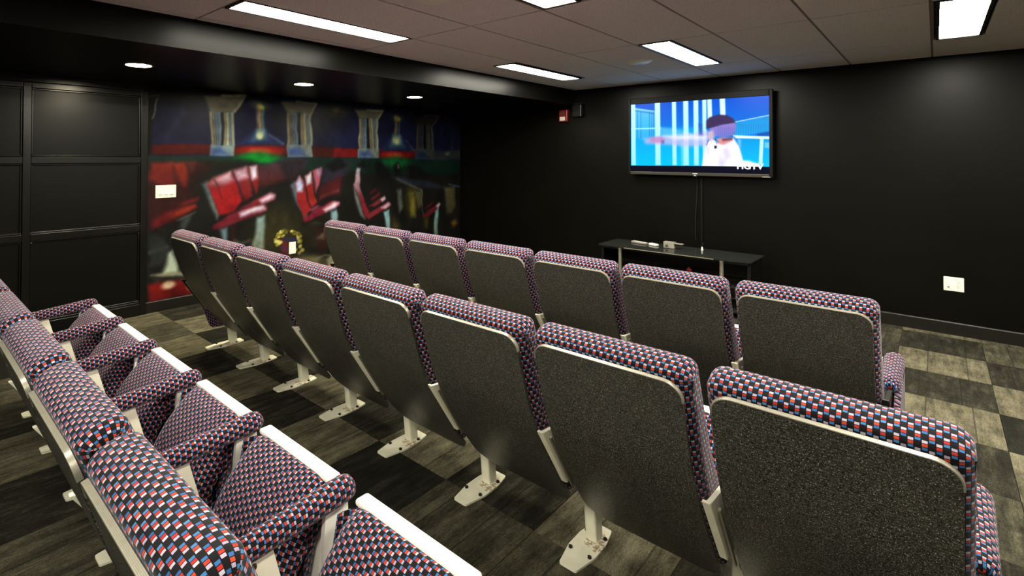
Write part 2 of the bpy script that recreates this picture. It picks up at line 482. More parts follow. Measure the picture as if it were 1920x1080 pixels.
MURAL = [
('p',(12,14,16),None,0.01,1,[(1.575,2.011),(6.744,2.52),(6.749,-1.194),(1.592,-0.052)]),
('p',(21,24,52),(24,27,62),0.05,1,[(1.602,1.872),(2.759,1.983),(5.835,2.024),(5.982,1.337),(1.607,1.353)]),
('p',(14,15,30),None,0.1,0.7,[(2.759,2.016),(3.718,2.065),(3.72,1.721),(2.761,1.705)]),
('b',(30,32,78),None,1,0.6,[(3.799,1.61),(0.368,0.158)]),
('b',(58,54,46),None,1,0.9,[(3.658,1.923),(0.266,0.124)]),
('b',(95,90,72),None,1,0.8,[(3.658,1.923),(0.069,0.049)]),
('p',(55,56,90),None,0.05,0.7,[(1.772,1.536),(1.813,1.571),(1.925,1.758),(1.915,1.797),(1.873,1.745),(1.785,1.595)]),
('p',(8,9,8),None,0.015,1,[(1.576,1.964),(1.709,1.947),(1.669,1.829),(1.648,1.685),(1.651,1.353),(1.581,1.353)]),
('l',(120,135,125),None,(0.012,0.008),0.9,[(1.696,1.908),(1.669,1.829),(1.648,1.723)]),
('l',(110,115,105),None,(0.01,0.008),0.8,[(1.62,1.921),(1.709,1.938)]),
('p',(112,20,20),(95,18,18),0.012,1,[(1.659,1.491),(2.173,1.495),(2.173,1.397),(1.659,1.4)]),
('p',(90,22,20),None,0.012,1,[(2.392,1.498),(3.014,1.497),(3.014,1.382),(2.392,1.387)]),
('p',(85,24,22),None,0.012,1,[(3.303,1.496),(3.721,1.495),(3.722,1.37),(3.304,1.371)]),
('p',(142,24,28),None,0.012,1,[(3.63,1.488),(3.992,1.486),(3.993,1.37),(3.6,1.37)]),
('p',(125,20,22),None,0.012,1,[(4.28,1.483),(4.977,1.477),(4.977,1.355),(4.281,1.363)]),
('b',(215,22,20),None,1,0.95,[(2.684,1.443),(0.324,0.077)]),
('b',(228,105,60),None,1,0.95,[(2.684,1.432),(0.159,0.055)]),
('b',(215,25,20),None,1,0.95,[(4.597,1.418),(0.33,0.076)]),
('b',(215,75,40),None,1,0.8,[(4.597,1.411),(0.152,0.042)]),
('p',(22,46,42),(18,34,30),0.015,1,[(1.624,1.391),(4.126,1.363),(4.127,1.147),(1.626,1.211)]),
('p',(16,44,36),(12,24,20),0.03,1,[(4.126,1.363),(6.144,1.336),(6.145,1.096),(4.127,1.147)]),
('b',(0,128,40),None,1,0.95,[(2.673,1.366),(0.309,0.088)]),
('b',(15,90,45),None,1,0.9,[(4.598,1.328),(0.329,0.096)]),
('p',(20,19,18),None,0.03,1,[(1.625,1.315),(2.527,1.339),(3.015,1.245),(3.723,1.208),(4.76,1.131),(6.338,1.091),(6.408,-1.119),(1.592,-0.052)]),
('b',(52,49,28),None,1,0.8,[(2.892,0.615),(0.396,0.338)]),
('b',(48,44,26),None,1,0.5,[(3.429,0.502),(0.376,0.301)]),
('b',(62,58,26),None,1,0.8,[(4.879,0.809),(0.161,0.283)]),
('p',(96,94,84),None,0.015,1,[(2.123,1.973),(2.534,1.997),(2.417,1.823),(2.175,1.808)]),
('l',(175,170,140),None,(0.02,0.012),0.9,[(2.302,1.983),(2.534,1.992),(2.422,1.834)]),
('p',(130,126,108),None,0.008,0.95,[(2.175,1.813),(2.201,1.815),(2.203,1.49),(2.178,1.489)]),
('p',(104,98,78),None,0.008,0.95,[(2.201,1.815),(2.226,1.816),(2.229,1.49),(2.203,1.49)]),
('p',(80,100,124),None,0.008,0.95,[(2.226,1.816),(2.252,1.818),(2.255,1.491),(2.229,1.49)]),
('p',(92,112,128),None,0.008,0.95,[(2.252,1.818),(2.278,1.819),(2.281,1.491),(2.255,1.491)]),
('p',(26,26,30),None,0.008,0.95,[(2.278,1.819),(2.305,1.821),(2.307,1.492),(2.281,1.491)]),
('p',(118,112,92),None,0.008,0.95,[(2.305,1.821),(2.331,1.823),(2.333,1.492),(2.307,1.492)]),
('p',(150,144,116),None,0.008,0.95,[(2.331,1.823),(2.358,1.824),(2.36,1.492),(2.333,1.492)]),
('p',(90,108,122),None,0.008,0.95,[(2.358,1.824),(2.384,1.826),(2.387,1.493),(2.36,1.492)]),
('p',(140,138,120),None,0.008,0.95,[(2.384,1.826),(2.411,1.828),(2.414,1.493),(2.387,1.493)]),
('p',(112,124,126),None,0.008,1,[(2.167,1.494),(2.408,1.498),(2.409,1.387),(2.168,1.387)]),
('p',(48,76,150),None,0.03,0.85,[(2.183,1.459),(2.286,1.476),(2.354,1.398),(2.184,1.397)]),
('p',(91,89,79),None,0.015,1,[(2.921,1.973),(3.371,1.989),(3.308,1.853),(3.005,1.841)]),
('l',(166,161,133),None,(0.02,0.012),0.9,[(3.117,1.982),(3.371,1.983),(3.315,1.866)]),
('p',(123,119,102),None,0.008,0.95,[(2.998,1.847),(3.032,1.849),(3.035,1.492),(3.001,1.491)]),
('p',(98,93,74),None,0.008,0.95,[(3.032,1.849),(3.067,1.851),(3.069,1.492),(3.035,1.492)]),
('p',(76,95,117),None,0.008,0.95,[(3.067,1.851),(3.101,1.853),(3.104,1.493),(3.069,1.492)]),
('p',(87,106,121),None,0.008,0.95,[(3.101,1.853),(3.136,1.855),(3.138,1.493),(3.104,1.493)]),
('p',(24,24,28),None,0.008,0.95,[(3.136,1.855),(3.171,1.857),(3.173,1.494),(3.138,1.493)]),
('p',(112,106,87),None,0.008,0.95,[(3.171,1.857),(3.207,1.859),(3.209,1.494),(3.173,1.494)]),
('p',(142,136,110),None,0.008,0.95,[(3.207,1.859),(3.242,1.861),(3.245,1.495),(3.209,1.494)]),
('p',(85,102,115),None,0.008,0.95,[(3.242,1.861),(3.279,1.863),(3.281,1.495),(3.245,1.495)]),
('p',(133,131,114),None,0.008,0.95,[(3.279,1.863),(3.315,1.866),(3.317,1.496),(3.281,1.495)]),
('p',(106,117,119),None,0.008,1,[(2.994,1.503),(3.31,1.508),(3.311,1.371),(2.995,1.371)]),
('p',(45,72,142),None,0.03,0.85,[(3.014,1.463),(3.149,1.482),(3.242,1.382),(3.014,1.382)]),
('p',(91,89,79),None,0.015,1,[(3.924,1.947),(4.384,1.97),(4.287,1.85),(3.99,1.841)]),
('l',(166,161,133),None,(0.02,0.012),0.9,[(4.125,1.953),(4.384,1.963),(4.296,1.864)]),
('p',(123,119,102),None,0.008,0.95,[(3.982,1.841),(4.015,1.843),(4.017,1.48),(3.984,1.48)]),
('p',(98,93,74),None,0.008,0.95,[(4.015,1.843),(4.048,1.844),(4.05,1.48),(4.017,1.48)]),
('p',(76,95,117),None,0.008,0.95,[(4.048,1.844),(4.081,1.846),(4.083,1.481),(4.05,1.48)]),
('p',(87,106,121),None,0.008,0.95,[(4.081,1.846),(4.115,1.848),(4.117,1.481),(4.083,1.481)]),
('p',(24,24,28),None,0.008,0.95,[(4.115,1.848),(4.149,1.85),(4.151,1.482),(4.117,1.481)]),
('p',(112,106,87),None,0.008,0.95,[(4.149,1.85),(4.183,1.851),(4.185,1.482),(4.151,1.482)]),
('p',(142,136,110),None,0.008,0.95,[(4.183,1.851),(4.217,1.853),(4.219,1.482),(4.185,1.482)]),
('p',(85,102,115),None,0.008,0.95,[(4.217,1.853),(4.252,1.855),(4.254,1.483),(4.219,1.482)]),
('p',(133,131,114),None,0.008,0.95,[(4.252,1.855),(4.287,1.857),(4.289,1.483),(4.254,1.483)]),
('p',(106,117,119),None,0.008,1,[(3.967,1.486),(4.298,1.49),(4.298,1.363),(3.968,1.364)]),
('p',(45,72,142),None,0.03,0.85,[(3.992,1.441),(4.13,1.462),(4.211,1.376),(3.993,1.376)]),
('p',(49,48,43),None,0.015,1,[(4.895,1.938),(5.442,1.955),(5.3,1.806),(4.965,1.799)]),
('l',(91,88,72),None,(0.02,0.012),0.9,[(5.134,1.945),(5.442,1.947),(5.311,1.821)]),
('p',(67,65,56),None,0.008,0.95,[(4.965,1.799),(5.002,1.801),(5.003,1.47),(4.967,1.469)]),
('p',(54,50,40),None,0.008,0.95,[(5.002,1.801),(5.038,1.802),(5.039,1.47),(5.003,1.47)]),
('p',(41,52,64),None,0.008,0.95,[(5.038,1.802),(5.074,1.804),(5.076,1.47),(5.039,1.47)]),
('p',(47,58,66),None,0.008,0.95,[(5.074,1.804),(5.111,1.805),(5.113,1.471),(5.076,1.47)]),
('p',(13,13,15),None,0.008,0.95,[(5.111,1.805),(5.149,1.807),(5.15,1.471),(5.113,1.471)]),
('p',(61,58,47),None,0.008,0.95,[(5.149,1.807),(5.186,1.809),(5.187,1.472),(5.15,1.471)]),
('p',(78,74,60),None,0.008,0.95,[(5.186,1.809),(5.224,1.81),(5.225,1.472),(5.187,1.472)]),
('p',(46,56,63),None,0.008,0.95,[(5.224,1.81),(5.262,1.812),(5.263,1.472),(5.225,1.472)]),
('p',(72,71,62),None,0.008,0.95,[(5.262,1.812),(5.3,1.813),(5.301,1.473),(5.263,1.472)]),
('p',(58,64,65),None,0.008,1,[(4.936,1.483),(5.312,1.488),(5.312,1.347),(4.937,1.348)]),
('p',(24,39,78),None,0.03,0.85,[(4.967,1.434),(5.121,1.456),(5.205,1.362),(4.967,1.362)]),
('p',(46,52,58),None,0.02,1,[(5.29,1.472),(6.208,1.473),(6.208,1.344),(5.291,1.347)]),
('b',(110,112,105),None,1,0.7,[(5.602,1.43),(0.069,0.038)]),
('b',(70,72,66),None,1,0.6,[(5.896,1.4),(0.098,0.032)]),
('l',(48,54,62),None,(0.03,0.04),0.7,[(5.543,1.93),(5.465,1.715)]),
('l',(48,54,62),None,(0.03,0.04),0.7,[(5.623,1.934),(5.717,1.685),(5.671,1.453)]),
('p',(34,32,29),None,0.03,0.8,[(5.993,1.93),(6.22,1.942),(6.208,1.336),(5.994,1.337)]),
('b',(70,78,78),None,1,0.7,[(2.681,1.91),(0.158,0.066)]),
('l',(128,112,88),None,(0.05,0.02),1,[(2.675,1.91),(2.677,1.629)]),
('l',(90,140,140),None,(0.02,0.02),0.8,[(2.711,1.901),(2.713,1.642)]),
('b',(190,185,95),None,1,0.9,[(2.687,1.894),(0.042,0.033)]),
('p',(40,66,118),(34,44,92),0.03,1,[(2.641,1.65),(2.731,1.653),(2.956,1.513),(2.442,1.504)]),
('p',(150,176,170),(60,100,130),0.03,1,[(2.647,1.65),(2.725,1.653),(2.768,1.555),(2.607,1.551)]),
('b',(215,225,165),None,1,0.9,[(2.683,1.597),(0.054,0.05)]),
('l',(90,105,135),None,(0.012,0.015),0.8,[(2.792,1.611),(2.956,1.513)]),
('b',(52,58,58),None,1,0.7,[(4.595,1.894),(0.25,0.083)]),
('l',(96,84,66),None,(0.05,0.02),1,[(4.586,1.893),(4.587,1.631)]),
('l',(67,105,105),None,(0.02,0.02),0.8,[(4.642,1.882),(4.643,1.647)]),
('b',(142,138,71),None,1,0.9,[(4.605,1.873),(0.066,0.041)]),
('p',(30,49,88),(25,33,69),0.03,1,[(4.531,1.657),(4.672,1.661),(4.916,1.455),(4.311,1.45)]),
('p',(112,132,127),(45,75,97),0.03,1,[(4.54,1.657),(4.662,1.661),(4.73,1.509),(4.477,1.506)]),
('b',(161,168,123),None,1,0.9,[(4.596,1.59),(0.085,0.062)]),
('l',(67,78,101),None,(0.012,0.015),0.8,[(4.768,1.608),(4.916,1.455)]),
('p',(62,22,22),None,0.05,1,[(1.608,1.259),(1.714,1.305),(1.924,1.302),(2.009,1.101),(1.928,0.858),(1.719,0.754),(1.612,0.741)]),
('p',(176,54,44),(120,32,28),0.02,1,[(1.651,1.32),(1.81,1.338),(1.834,1.23),(1.84,1.108),(1.716,1.104),(1.639,1.187)]),
('p',(196,62,38),(120,34,26),0.02,1,[(1.82,1.328),(1.929,1.332),(1.959,1.228),(1.945,1.094),(1.911,1.096),(1.853,1.205)]),
('p',(104,44,42),None,0.02,1,[(1.943,1.332),(2.027,1.341),(2.028,1.226),(1.969,1.203)]),
('p',(92,38,36),None,0.02,1,[(2.032,1.331),(2.128,1.31),(2.088,1.21),(2.038,1.221)]),
('p',(50,20,20),None,0.03,1,[(2.117,1.321),(2.21,1.31),(2.123,1.199),(1.974,1.128),(1.959,1.203)]),
('p',(150,30,36),(110,22,34),0.018,1,[(1.655,0.803),(1.763,0.87),(1.903,0.914),(2.01,0.931),(2.03,0.9),(1.928,0.838),(1.741,0.757),(1.665,0.736)]),
('p',(214,84,42),None,0.02,0.8,[(1.786,0.854),(1.927,0.902),(2.0,0.917),(1.962,0.875),(1.819,0.827)]),
('p',(130,34,32),None,0.015,1,[(1.87,0.931),(1.961,0.979),(2.054,1.004),(2.04,0.965),(1.927,0.927)]),
('p',(58,66,70),None,0.02,1,[(1.885,0.802),(1.981,0.834),(1.924,0.681),(1.886,0.685)]),
('l',(110,115,110),None,(0.01,0.01),0.6,[(1.857,0.79),(2.011,0.851)]),
('p',(66,82,88),(84,96,98),0.02,1,[(2.088,1.118),(2.139,1.142),(2.251,0.823),(2.225,0.773),(2.161,0.917)]),
('p',(172,34,40),(188,26,32),0.015,1,[(2.134,1.112),(2.206,1.171),(2.377,1.234),(2.422,1.164),(2.507,0.942),(2.419,0.841),(2.342,0.821),(2.246,0.813)]),
('p',(200,180,200),(176,80,90),0.025,0.8,[(2.145,1.116),(2.212,1.165),(2.372,1.224),(2.4,1.149),(2.308,1.089),(2.191,1.084)]),
('l',(90,24,34),None,(0.014,0.012),0.7,[(2.206,1.166),(2.244,1.082),(2.266,0.977)]),
('p',(166,52,62),(140,24,34),0.015,1,[(2.399,1.234),(2.534,1.269),(2.575,1.133),(2.617,0.99),(2.53,0.941),(2.45,1.1)]),
('p',(178,134,150),None,0.025,0.8,[(2.405,1.234),(2.528,1.269),(2.552,1.177),(2.444,1.148)]),
('p',(176,56,66),(150,26,36),0.015,1,[(2.551,1.269),(2.656,1.289),(2.692,1.156),(2.658,1.01),(2.598,1.105)]),
('p',(190,178,204),None,0.02,0.75,[(2.568,1.268),(2.644,1.284),(2.656,1.174),(2.598,1.154)]),
('p',(70,50,66),(84,26,28),0.03,1,[(2.668,1.283),(2.856,1.332),(3.147,1.353),(3.249,1.329),(3.094,1.174),(2.765,1.071),(2.681,1.074)]),
('p',(28,26,36),None,0.03,0.8,[(2.887,1.331),(3.228,1.347),(3.148,1.201),(2.984,1.148)]),
('l',(60,20,40),None,(0.016,0.012),0.8,[(2.399,1.234),(2.45,1.1),(2.53,0.941)]),
('p',(150,44,60),(122,30,48),0.012,1,[(2.189,0.715),(2.337,0.8),(2.502,0.862),(2.694,0.909),(2.766,0.882),(2.773,0.838),(2.695,0.805),(2.475,0.736),(2.257,0.677),(2.2,0.673)]),
('p',(206,180,200),None,0.02,0.85,[(2.474,0.821),(2.635,0.88),(2.73,0.89),(2.748,0.85),(2.618,0.821),(2.486,0.783)]),
('p',(140,40,52),None,0.012,1,[(2.485,0.869),(2.634,0.951),(2.815,1.002),(2.877,0.982),(2.871,0.943),(2.754,0.905),(2.588,0.872)]),
('p',(202,166,182),None,0.02,0.8,[(2.694,0.942),(2.802,0.992),(2.864,0.977),(2.84,0.945),(2.718,0.913)]),
('p',(134,150,146),(104,112,98),0.02,1,[(2.648,0.759),(2.731,0.78),(2.733,0.421),(2.615,0.425)]),
('p',(84,106,118),None,0.02,1,[(2.263,0.667),(2.332,0.681),(2.344,0.533),(2.301,0.538)]),
('l',(120,120,108),None,(0.02,0.02),0.5,[(2.421,0.545),(2.505,0.503),(2.579,0.527)]),
('p',(90,30,36),None,0.03,0.6,[(2.387,0.691),(2.442,0.67),(2.421,0.556),(2.376,0.587)]),
('p',(78,92,108),None,0.02,1,[(3.042,1.083),(3.082,1.116),(3.245,0.769),(3.225,0.688),(3.15,0.834)]),
('p',(176,40,44),None,0.012,1,[(3.095,1.104),(3.148,1.178),(3.216,1.112),(3.3,0.8),(3.198,0.708),(3.15,0.858)]),
('p',(164,164,206),None,0.02,0.85,[(3.102,1.104),(3.148,1.167),(3.202,1.083),(3.196,1.007),(3.129,1.01)]),
('p',(178,44,44),None,0.012,1,[(3.216,1.165),(3.284,1.21),(3.341,1.06),(3.384,0.866),(3.314,0.811),(3.265,0.992)]),
('p',(190,180,210),None,0.02,0.85,[(3.222,1.165),(3.284,1.204),(3.313,1.097),(3.257,1.075)]),
('p',(150,72,92),None,0.015,1,[(3.312,1.222),(3.447,1.255),(3.426,1.105),(3.391,0.974),(3.355,1.077)]),
('p',(160,120,150),None,0.02,0.7,[(3.368,1.227),(3.439,1.249),(3.433,1.177),(3.383,1.154)]),
('p',(34,33,48),None,0.03,1,[(3.454,1.255),(3.722,1.333),(3.84,1.313),(3.785,1.156),(3.535,1.071),(3.441,1.044)]),
('p',(86,28,34),None,0.03,1,[(3.426,1.033),(3.723,1.158),(3.724,0.958),(3.413,0.877)]),
('l',(150,70,74),None,(0.02,0.02),0.7,[(3.441,0.911),(3.694,0.984)]),
('p',(164,42,68),None,0.012,1,[(3.191,0.703),(3.357,0.778),(3.603,0.865),(3.702,0.865),(3.71,0.815),(3.486,0.739),(3.287,0.671),(3.205,0.655)]),
('p',(214,186,202),None,0.02,0.85,[(3.471,0.776),(3.633,0.851),(3.702,0.847),(3.649,0.794),(3.5,0.75)]),
('p',(160,70,96),None,0.02,0.8,[(3.273,0.79),(3.385,0.83),(3.428,0.815),(3.315,0.77)]),
('p',(134,160,170),(110,130,130),0.018,1,[(3.574,0.744),(3.657,0.763),(3.658,0.602),(3.575,0.609)]),
('l',(60,70,74),None,(0.02,0.02),0.6,[(3.315,0.633),(3.429,0.635)]),
('p',(70,26,32),None,0.04,0.7,[(3.358,0.569),(3.516,0.584),(3.488,0.314),(3.416,0.323)]),
('p',(96,104,104),None,0.02,1,[(3.905,1.057),(3.979,0.894),(4.079,0.615),(4.013,0.666),(3.922,0.897)]),
('p',(180,160,170),(158,60,72),0.012,1,[(3.905,1.044),(3.961,1.241),(4.01,1.234),(3.994,1.054),(4.07,0.856),(4.012,0.84),(3.946,0.992)]),
('p',(152,36,54),None,0.012,1,[(3.995,0.957),(4.061,0.863),(4.146,0.701),(4.096,0.627),(4.045,0.728)]),
('p',(150,48,60),None,0.012,1,[(4.079,0.661),(4.319,0.748),(4.461,0.82),(4.516,0.796),(4.498,0.75),(4.249,0.654),(4.13,0.605)]),
('p',(196,160,170),None,0.02,0.8,[(4.345,0.74),(4.471,0.806),(4.507,0.783),(4.426,0.728)]),
('p',(126,46,56),None,0.012,1,[(4.146,0.767),(4.318,0.855),(4.416,0.89),(4.425,0.842),(4.231,0.761)]),
('p',(190,170,176),None,0.015,0.8,[(4.336,0.848),(4.407,0.884),(4.425,0.856),(4.363,0.819)]),
('p',(96,30,38),None,0.012,1,[(4.162,0.857),(4.318,0.935),(4.336,0.901),(4.197,0.836)]),
('p',(80,26,34),None,0.012,1,[(4.145,0.937),(4.265,0.998),(4.282,0.97),(4.179,0.909)]),
('p',(130,162,168),(104,130,132),0.015,1,[(4.399,0.682),(4.489,0.71),(4.481,0.418),(4.427,0.424)]),
('p',(70,62,34),None,0.04,0.7,[(4.508,0.661),(4.648,0.512),(4.686,0.397),(4.509,0.443)]),
('l',(96,94,88),None,(0.02,0.02),0.9,[(4.617,1.093),(4.809,1.024),(5.009,0.952),(5.06,0.936)]),
('p',(74,80,76),None,0.025,1,[(4.618,0.948),(4.703,0.952),(4.723,0.714),(4.666,0.648)]),
('p',(120,112,44),None,0.03,0.8,[(4.839,0.903),(4.939,0.913),(4.96,0.59),(4.87,0.597)]),
('p',(88,84,56),None,0.02,0.8,[(4.938,0.927),(5.081,0.935),(5.102,0.745),(5.02,0.693)]),
('l',(120,110,100),None,(0.008,0.008),0.7,[(5.071,0.935),(5.092,0.652),(5.134,0.554)]),
('p',(112,34,44),None,0.012,1,[(5.082,0.58),(5.229,0.664),(5.402,0.741),(5.457,0.715),(5.402,0.659),(5.166,0.552)]),
('p',(168,146,150),None,0.015,0.85,[(5.347,0.7),(5.424,0.74),(5.446,0.709),(5.38,0.668)]),
('p',(88,28,36),None,0.012,1,[(5.134,0.7),(5.293,0.763),(5.314,0.739),(5.165,0.669)]),
('p',(114,142,136),(90,108,96),0.015,1,[(5.336,0.627),(5.402,0.667),(5.403,0.294),(5.316,0.273)]),
('p',(70,64,24),None,0.03,0.8,[(5.124,0.541),(5.208,0.548),(5.187,0.404),(5.124,0.41)]),
('p',(80,76,50),(54,52,34),0.025,1,[(5.535,0.945),(5.754,0.967),(5.779,0.687),(5.673,0.571),(5.581,0.578)]),
('l',(58,84,116),None,(0.016,0.016),0.9,[(5.626,1.002),(5.898,0.945),(6.107,0.921)]),
('p',(92,30,36),None,0.012,1,[(5.91,0.679),(6.058,0.78),(6.108,0.777),(6.058,0.685)]),
('p',(110,78,34),None,0.03,0.9,[(5.674,0.449),(5.767,0.472),(5.815,0.421),(5.721,0.383)]),
('p',(78,84,72),None,0.02,1,[(5.984,0.587),(6.07,0.66),(6.059,0.129),(5.985,0.106)]),
('l',(70,72,60),None,(0.015,0.015),0.8,[(6.391,0.876),(6.235,0.649),(6.198,0.21)]),
('p',(34,46,66),None,0.03,0.7,[(4.524,1.123),(5.164,1.048),(5.49,0.962),(5.164,0.96),(4.761,1.026)]),
('p',(13,13,15),None,0.02,1,[(3.512,1.273),(3.691,1.37),(3.8,1.269),(3.609,1.191)]),
('p',(13,13,15),None,0.02,1,[(3.96,1.267),(4.059,1.331),(4.127,1.226)]),
('p',(13,13,15),None,0.02,1,[(4.246,1.303),(4.342,1.329),(4.524,1.137),(4.264,1.111)]),
('p',(13,13,15),None,0.02,1,[(4.551,1.274),(4.626,1.321),(4.683,1.189),(4.57,1.17)]),
('p',(13,13,15),None,0.02,1,[(4.818,1.256),(4.907,1.27),(5.27,1.118),(4.838,1.094)]),
('l',(110,118,108),None,(0.014,0.012),0.8,[(4.626,1.287),(4.635,1.238)]),
('p',(120,34,22),None,0.015,1,[(2.918,0.517),(3.073,0.453),(3.06,0.323),(2.944,0.361)]),
('p',(40,40,64),None,0.015,1,[(2.93,0.526),(3.152,0.508),(3.153,0.415),(3.073,0.413)]),
('p',(60,40,70),None,0.02,0.8,[(2.956,0.467),(3.034,0.372),(2.982,0.356),(2.918,0.42)]),
('b',(90,84,30),None,0.6,0.95,[(2.931,0.541),(0.021,0.013)]),
('b',(196,188,110),None,0.6,0.95,[(2.907,0.467),(0.025,0.021)]),
('b',(196,188,110),None,0.6,0.95,[(2.907,0.547),(0.025,0.021)]),
('b',(150,142,60),None,0.6,0.95,[(2.898,0.571),(0.026,0.02)]),
('b',(196,188,110),None,0.6,0.95,[(3.128,0.523),(0.02,0.022)]),
('b',(196,188,110),None,0.6,0.95,[(3.176,0.457),(0.017,0.019)]),
('b',(120,112,40),None,0.6,0.95,[(3.1,0.571),(0.018,0.015)]),
('b',(196,188,110),None,0.6,0.95,[(3.176,0.465),(0.015,0.016)]),
('b',(120,112,40),None,0.6,0.95,[(3.106,0.556),(0.021,0.019)]),
('b',(196,188,110),None,0.6,0.95,[(2.988,0.58),(0.018,0.021)]),
('b',(196,188,110),None,0.6,0.95,[(2.903,0.492),(0.021,0.019)]),
('b',(120,112,40),None,0.6,0.95,[(3.099,0.552),(0.015,0.022)]),
('b',(120,112,40),None,0.6,0.95,[(3.082,0.578),(0.02,0.02)]),
('b',(196,188,110),None,0.6,0.95,[(2.934,0.578),(0.015,0.013)]),
('b',(120,112,40),None,0.6,0.95,[(2.897,0.554),(0.016,0.021)]),
('b',(196,188,110),None,0.6,0.95,[(2.946,0.553),(0.024,0.022)]),
('b',(196,188,110),None,0.6,0.95,[(3.171,0.461),(0.015,0.016)]),
('b',(90,84,30),None,0.6,0.95,[(3.172,0.456),(0.028,0.022)]),
('b',(120,112,40),None,0.6,0.95,[(3.089,0.555),(0.029,0.015)]),
('b',(120,112,40),None,0.6,0.95,[(2.91,0.558),(0.019,0.013)]),
('b',(196,188,110),None,0.6,0.95,[(2.921,0.479),(0.029,0.018)]),
('b',(120,112,40),None,0.6,0.95,[(2.991,0.583),(0.016,0.013)]),
('b',(120,112,40),None,0.6,0.95,[(3.129,0.553),(0.024,0.018)]),
('b',(150,142,60),None,0.6,0.95,[(3.055,0.583),(0.017,0.018)]),
('b',(120,112,40),None,0.6,0.95,[(3.132,0.536),(0.023,0.015)]),
('b',(90,84,30),None,0.6,0.95,[(2.983,0.573),(0.021,0.019)]),
('b',(120,112,40),None,0.6,0.95,[(2.986,0.582),(0.015,0.015)]),
('b',(120,112,40),None,0.6,0.95,[(2.927,0.546),(0.02,0.016)]),
('b',(196,188,110),None,0.6,0.95,[(2.923,0.59),(0.022,0.022)]),
('b',(150,142,60),None,0.6,0.95,[(2.959,0.608),(0.022,0.013)]),
('b',(120,112,40),None,0.6,0.95,[(2.888,0.55),(0.019,0.019)]),
('b',(90,84,30),None,0.6,0.95,[(3.151,0.53),(0.023,0.02)]),
('b',(90,84,30),None,0.6,0.95,[(3.098,0.56),(0.029,0.014)]),
('b',(120,112,40),None,0.6,0.95,[(3.182,0.451),(0.015,0.023)]),
('b',(150,142,60),None,0.6,0.95,[(2.874,0.514),(0.027,0.02)]),
('b',(90,84,30),None,0.6,0.95,[(2.998,0.596),(0.029,0.015)]),
('b',(150,142,60),None,0.6,0.95,[(2.892,0.455),(0.023,0.015)]),
('b',(90,84,30),None,0.6,0.95,[(2.959,0.601),(0.027,0.018)]),
('b',(196,188,110),None,0.6,0.95,[(3.14,0.495),(0.027,0.019)]),
('b',(90,84,30),None,0.6,0.95,[(3.16,0.541),(0.015,0.013)]),
('b',(196,188,110),None,0.6,0.95,[(3.063,0.588),(0.024,0.014)]),
('b',(150,142,60),None,0.6,0.95,[(2.943,0.595),(0.019,0.016)]),
('b',(90,84,30),None,0.6,0.95,[(2.877,0.488),(0.02,0.02)]),
('b',(90,84,30),None,0.6,0.95,[(2.943,0.564),(0.027,0.016)]),
('b',(196,188,110),None,0.6,0.95,[(2.879,0.49),(0.022,0.017)]),
('b',(150,142,60),None,0.6,0.95,[(3.17,0.505),(0.024,0.022)]),
('b',(160,152,70),None,0.6,0.95,[(3.152,0.462),(0.027,0.024)]),
('b',(160,152,70),None,0.6,0.95,[(3.173,0.401),(0.027,0.023)]),
('b',(160,152,70),None,0.6,0.95,[(3.193,0.352),(0.028,0.024)]),
('b',(160,152,70),None,0.6,0.95,[(3.153,0.333),(0.027,0.023)]),
('b',(160,152,70),None,0.6,0.95,[(3.106,0.374),(0.027,0.023)]),
('p',(74,70,50),None,0.05,0.9,[(2.894,0.266),(3.153,0.322),(3.729,0.159),(3.73,-0.028),(2.895,0.108)]),
('b',(96,92,66),None,1,0.8,[(3.256,0.226),(0.24,0.059)]),
('p',(120,118,98),None,0.02,1,[(3.518,0.213),(3.592,0.276),(3.668,0.155),(3.638,0.11),(3.548,0.136)]),
('p',(118,40,34),None,0.02,1,[(3.46,0.137),(3.729,0.109),(3.745,0.019),(3.475,0.062)]),
('b',(200,170,140),None,1,0.8,[(3.593,0.129),(0.06,0.049)]),
('l',(110,106,90),None,(0.012,0.012),0.8,[(3.374,0.233),(3.474,0.268),(3.547,0.258)]),
('p',(120,110,84),None,0.02,0.7,[(3.429,0.502),(3.473,0.522),(3.473,0.449),(3.373,0.46)]),
('l',(90,94,90),None,(0.02,0.02),0.8,[(1.64,0.54),(1.775,0.561)]),
('p',(176,176,150),None,0.02,1,[(1.794,0.51),(1.822,0.517),(1.88,0.304),(1.74,0.316)]),
('p',(128,126,106),None,0.015,1,[(1.642,0.323),(1.768,0.331),(1.956,0.311),(1.957,0.272),(1.722,0.291)]),
('p',(34,36,32),None,0.015,1,[(1.651,0.302),(1.932,0.276),(1.909,0.211),(1.669,0.233)]),
('p',(158,26,26),(112,22,20),0.02,1,[(1.616,0.242),(1.678,0.251),(2.03,0.24),(2.066,0.083),(1.613,0.074)]),
('b',(206,188,156),None,1,0.95,[(1.778,0.214),(0.074,0.048)]),
('b',(200,120,90),None,1,0.6,[(1.967,0.171),(0.039,0.044)]),
('p',(40,46,44),None,0.02,0.8,[(1.63,0.692),(1.719,0.692),(1.803,0.529),(1.722,0.396),(1.641,0.408)])]
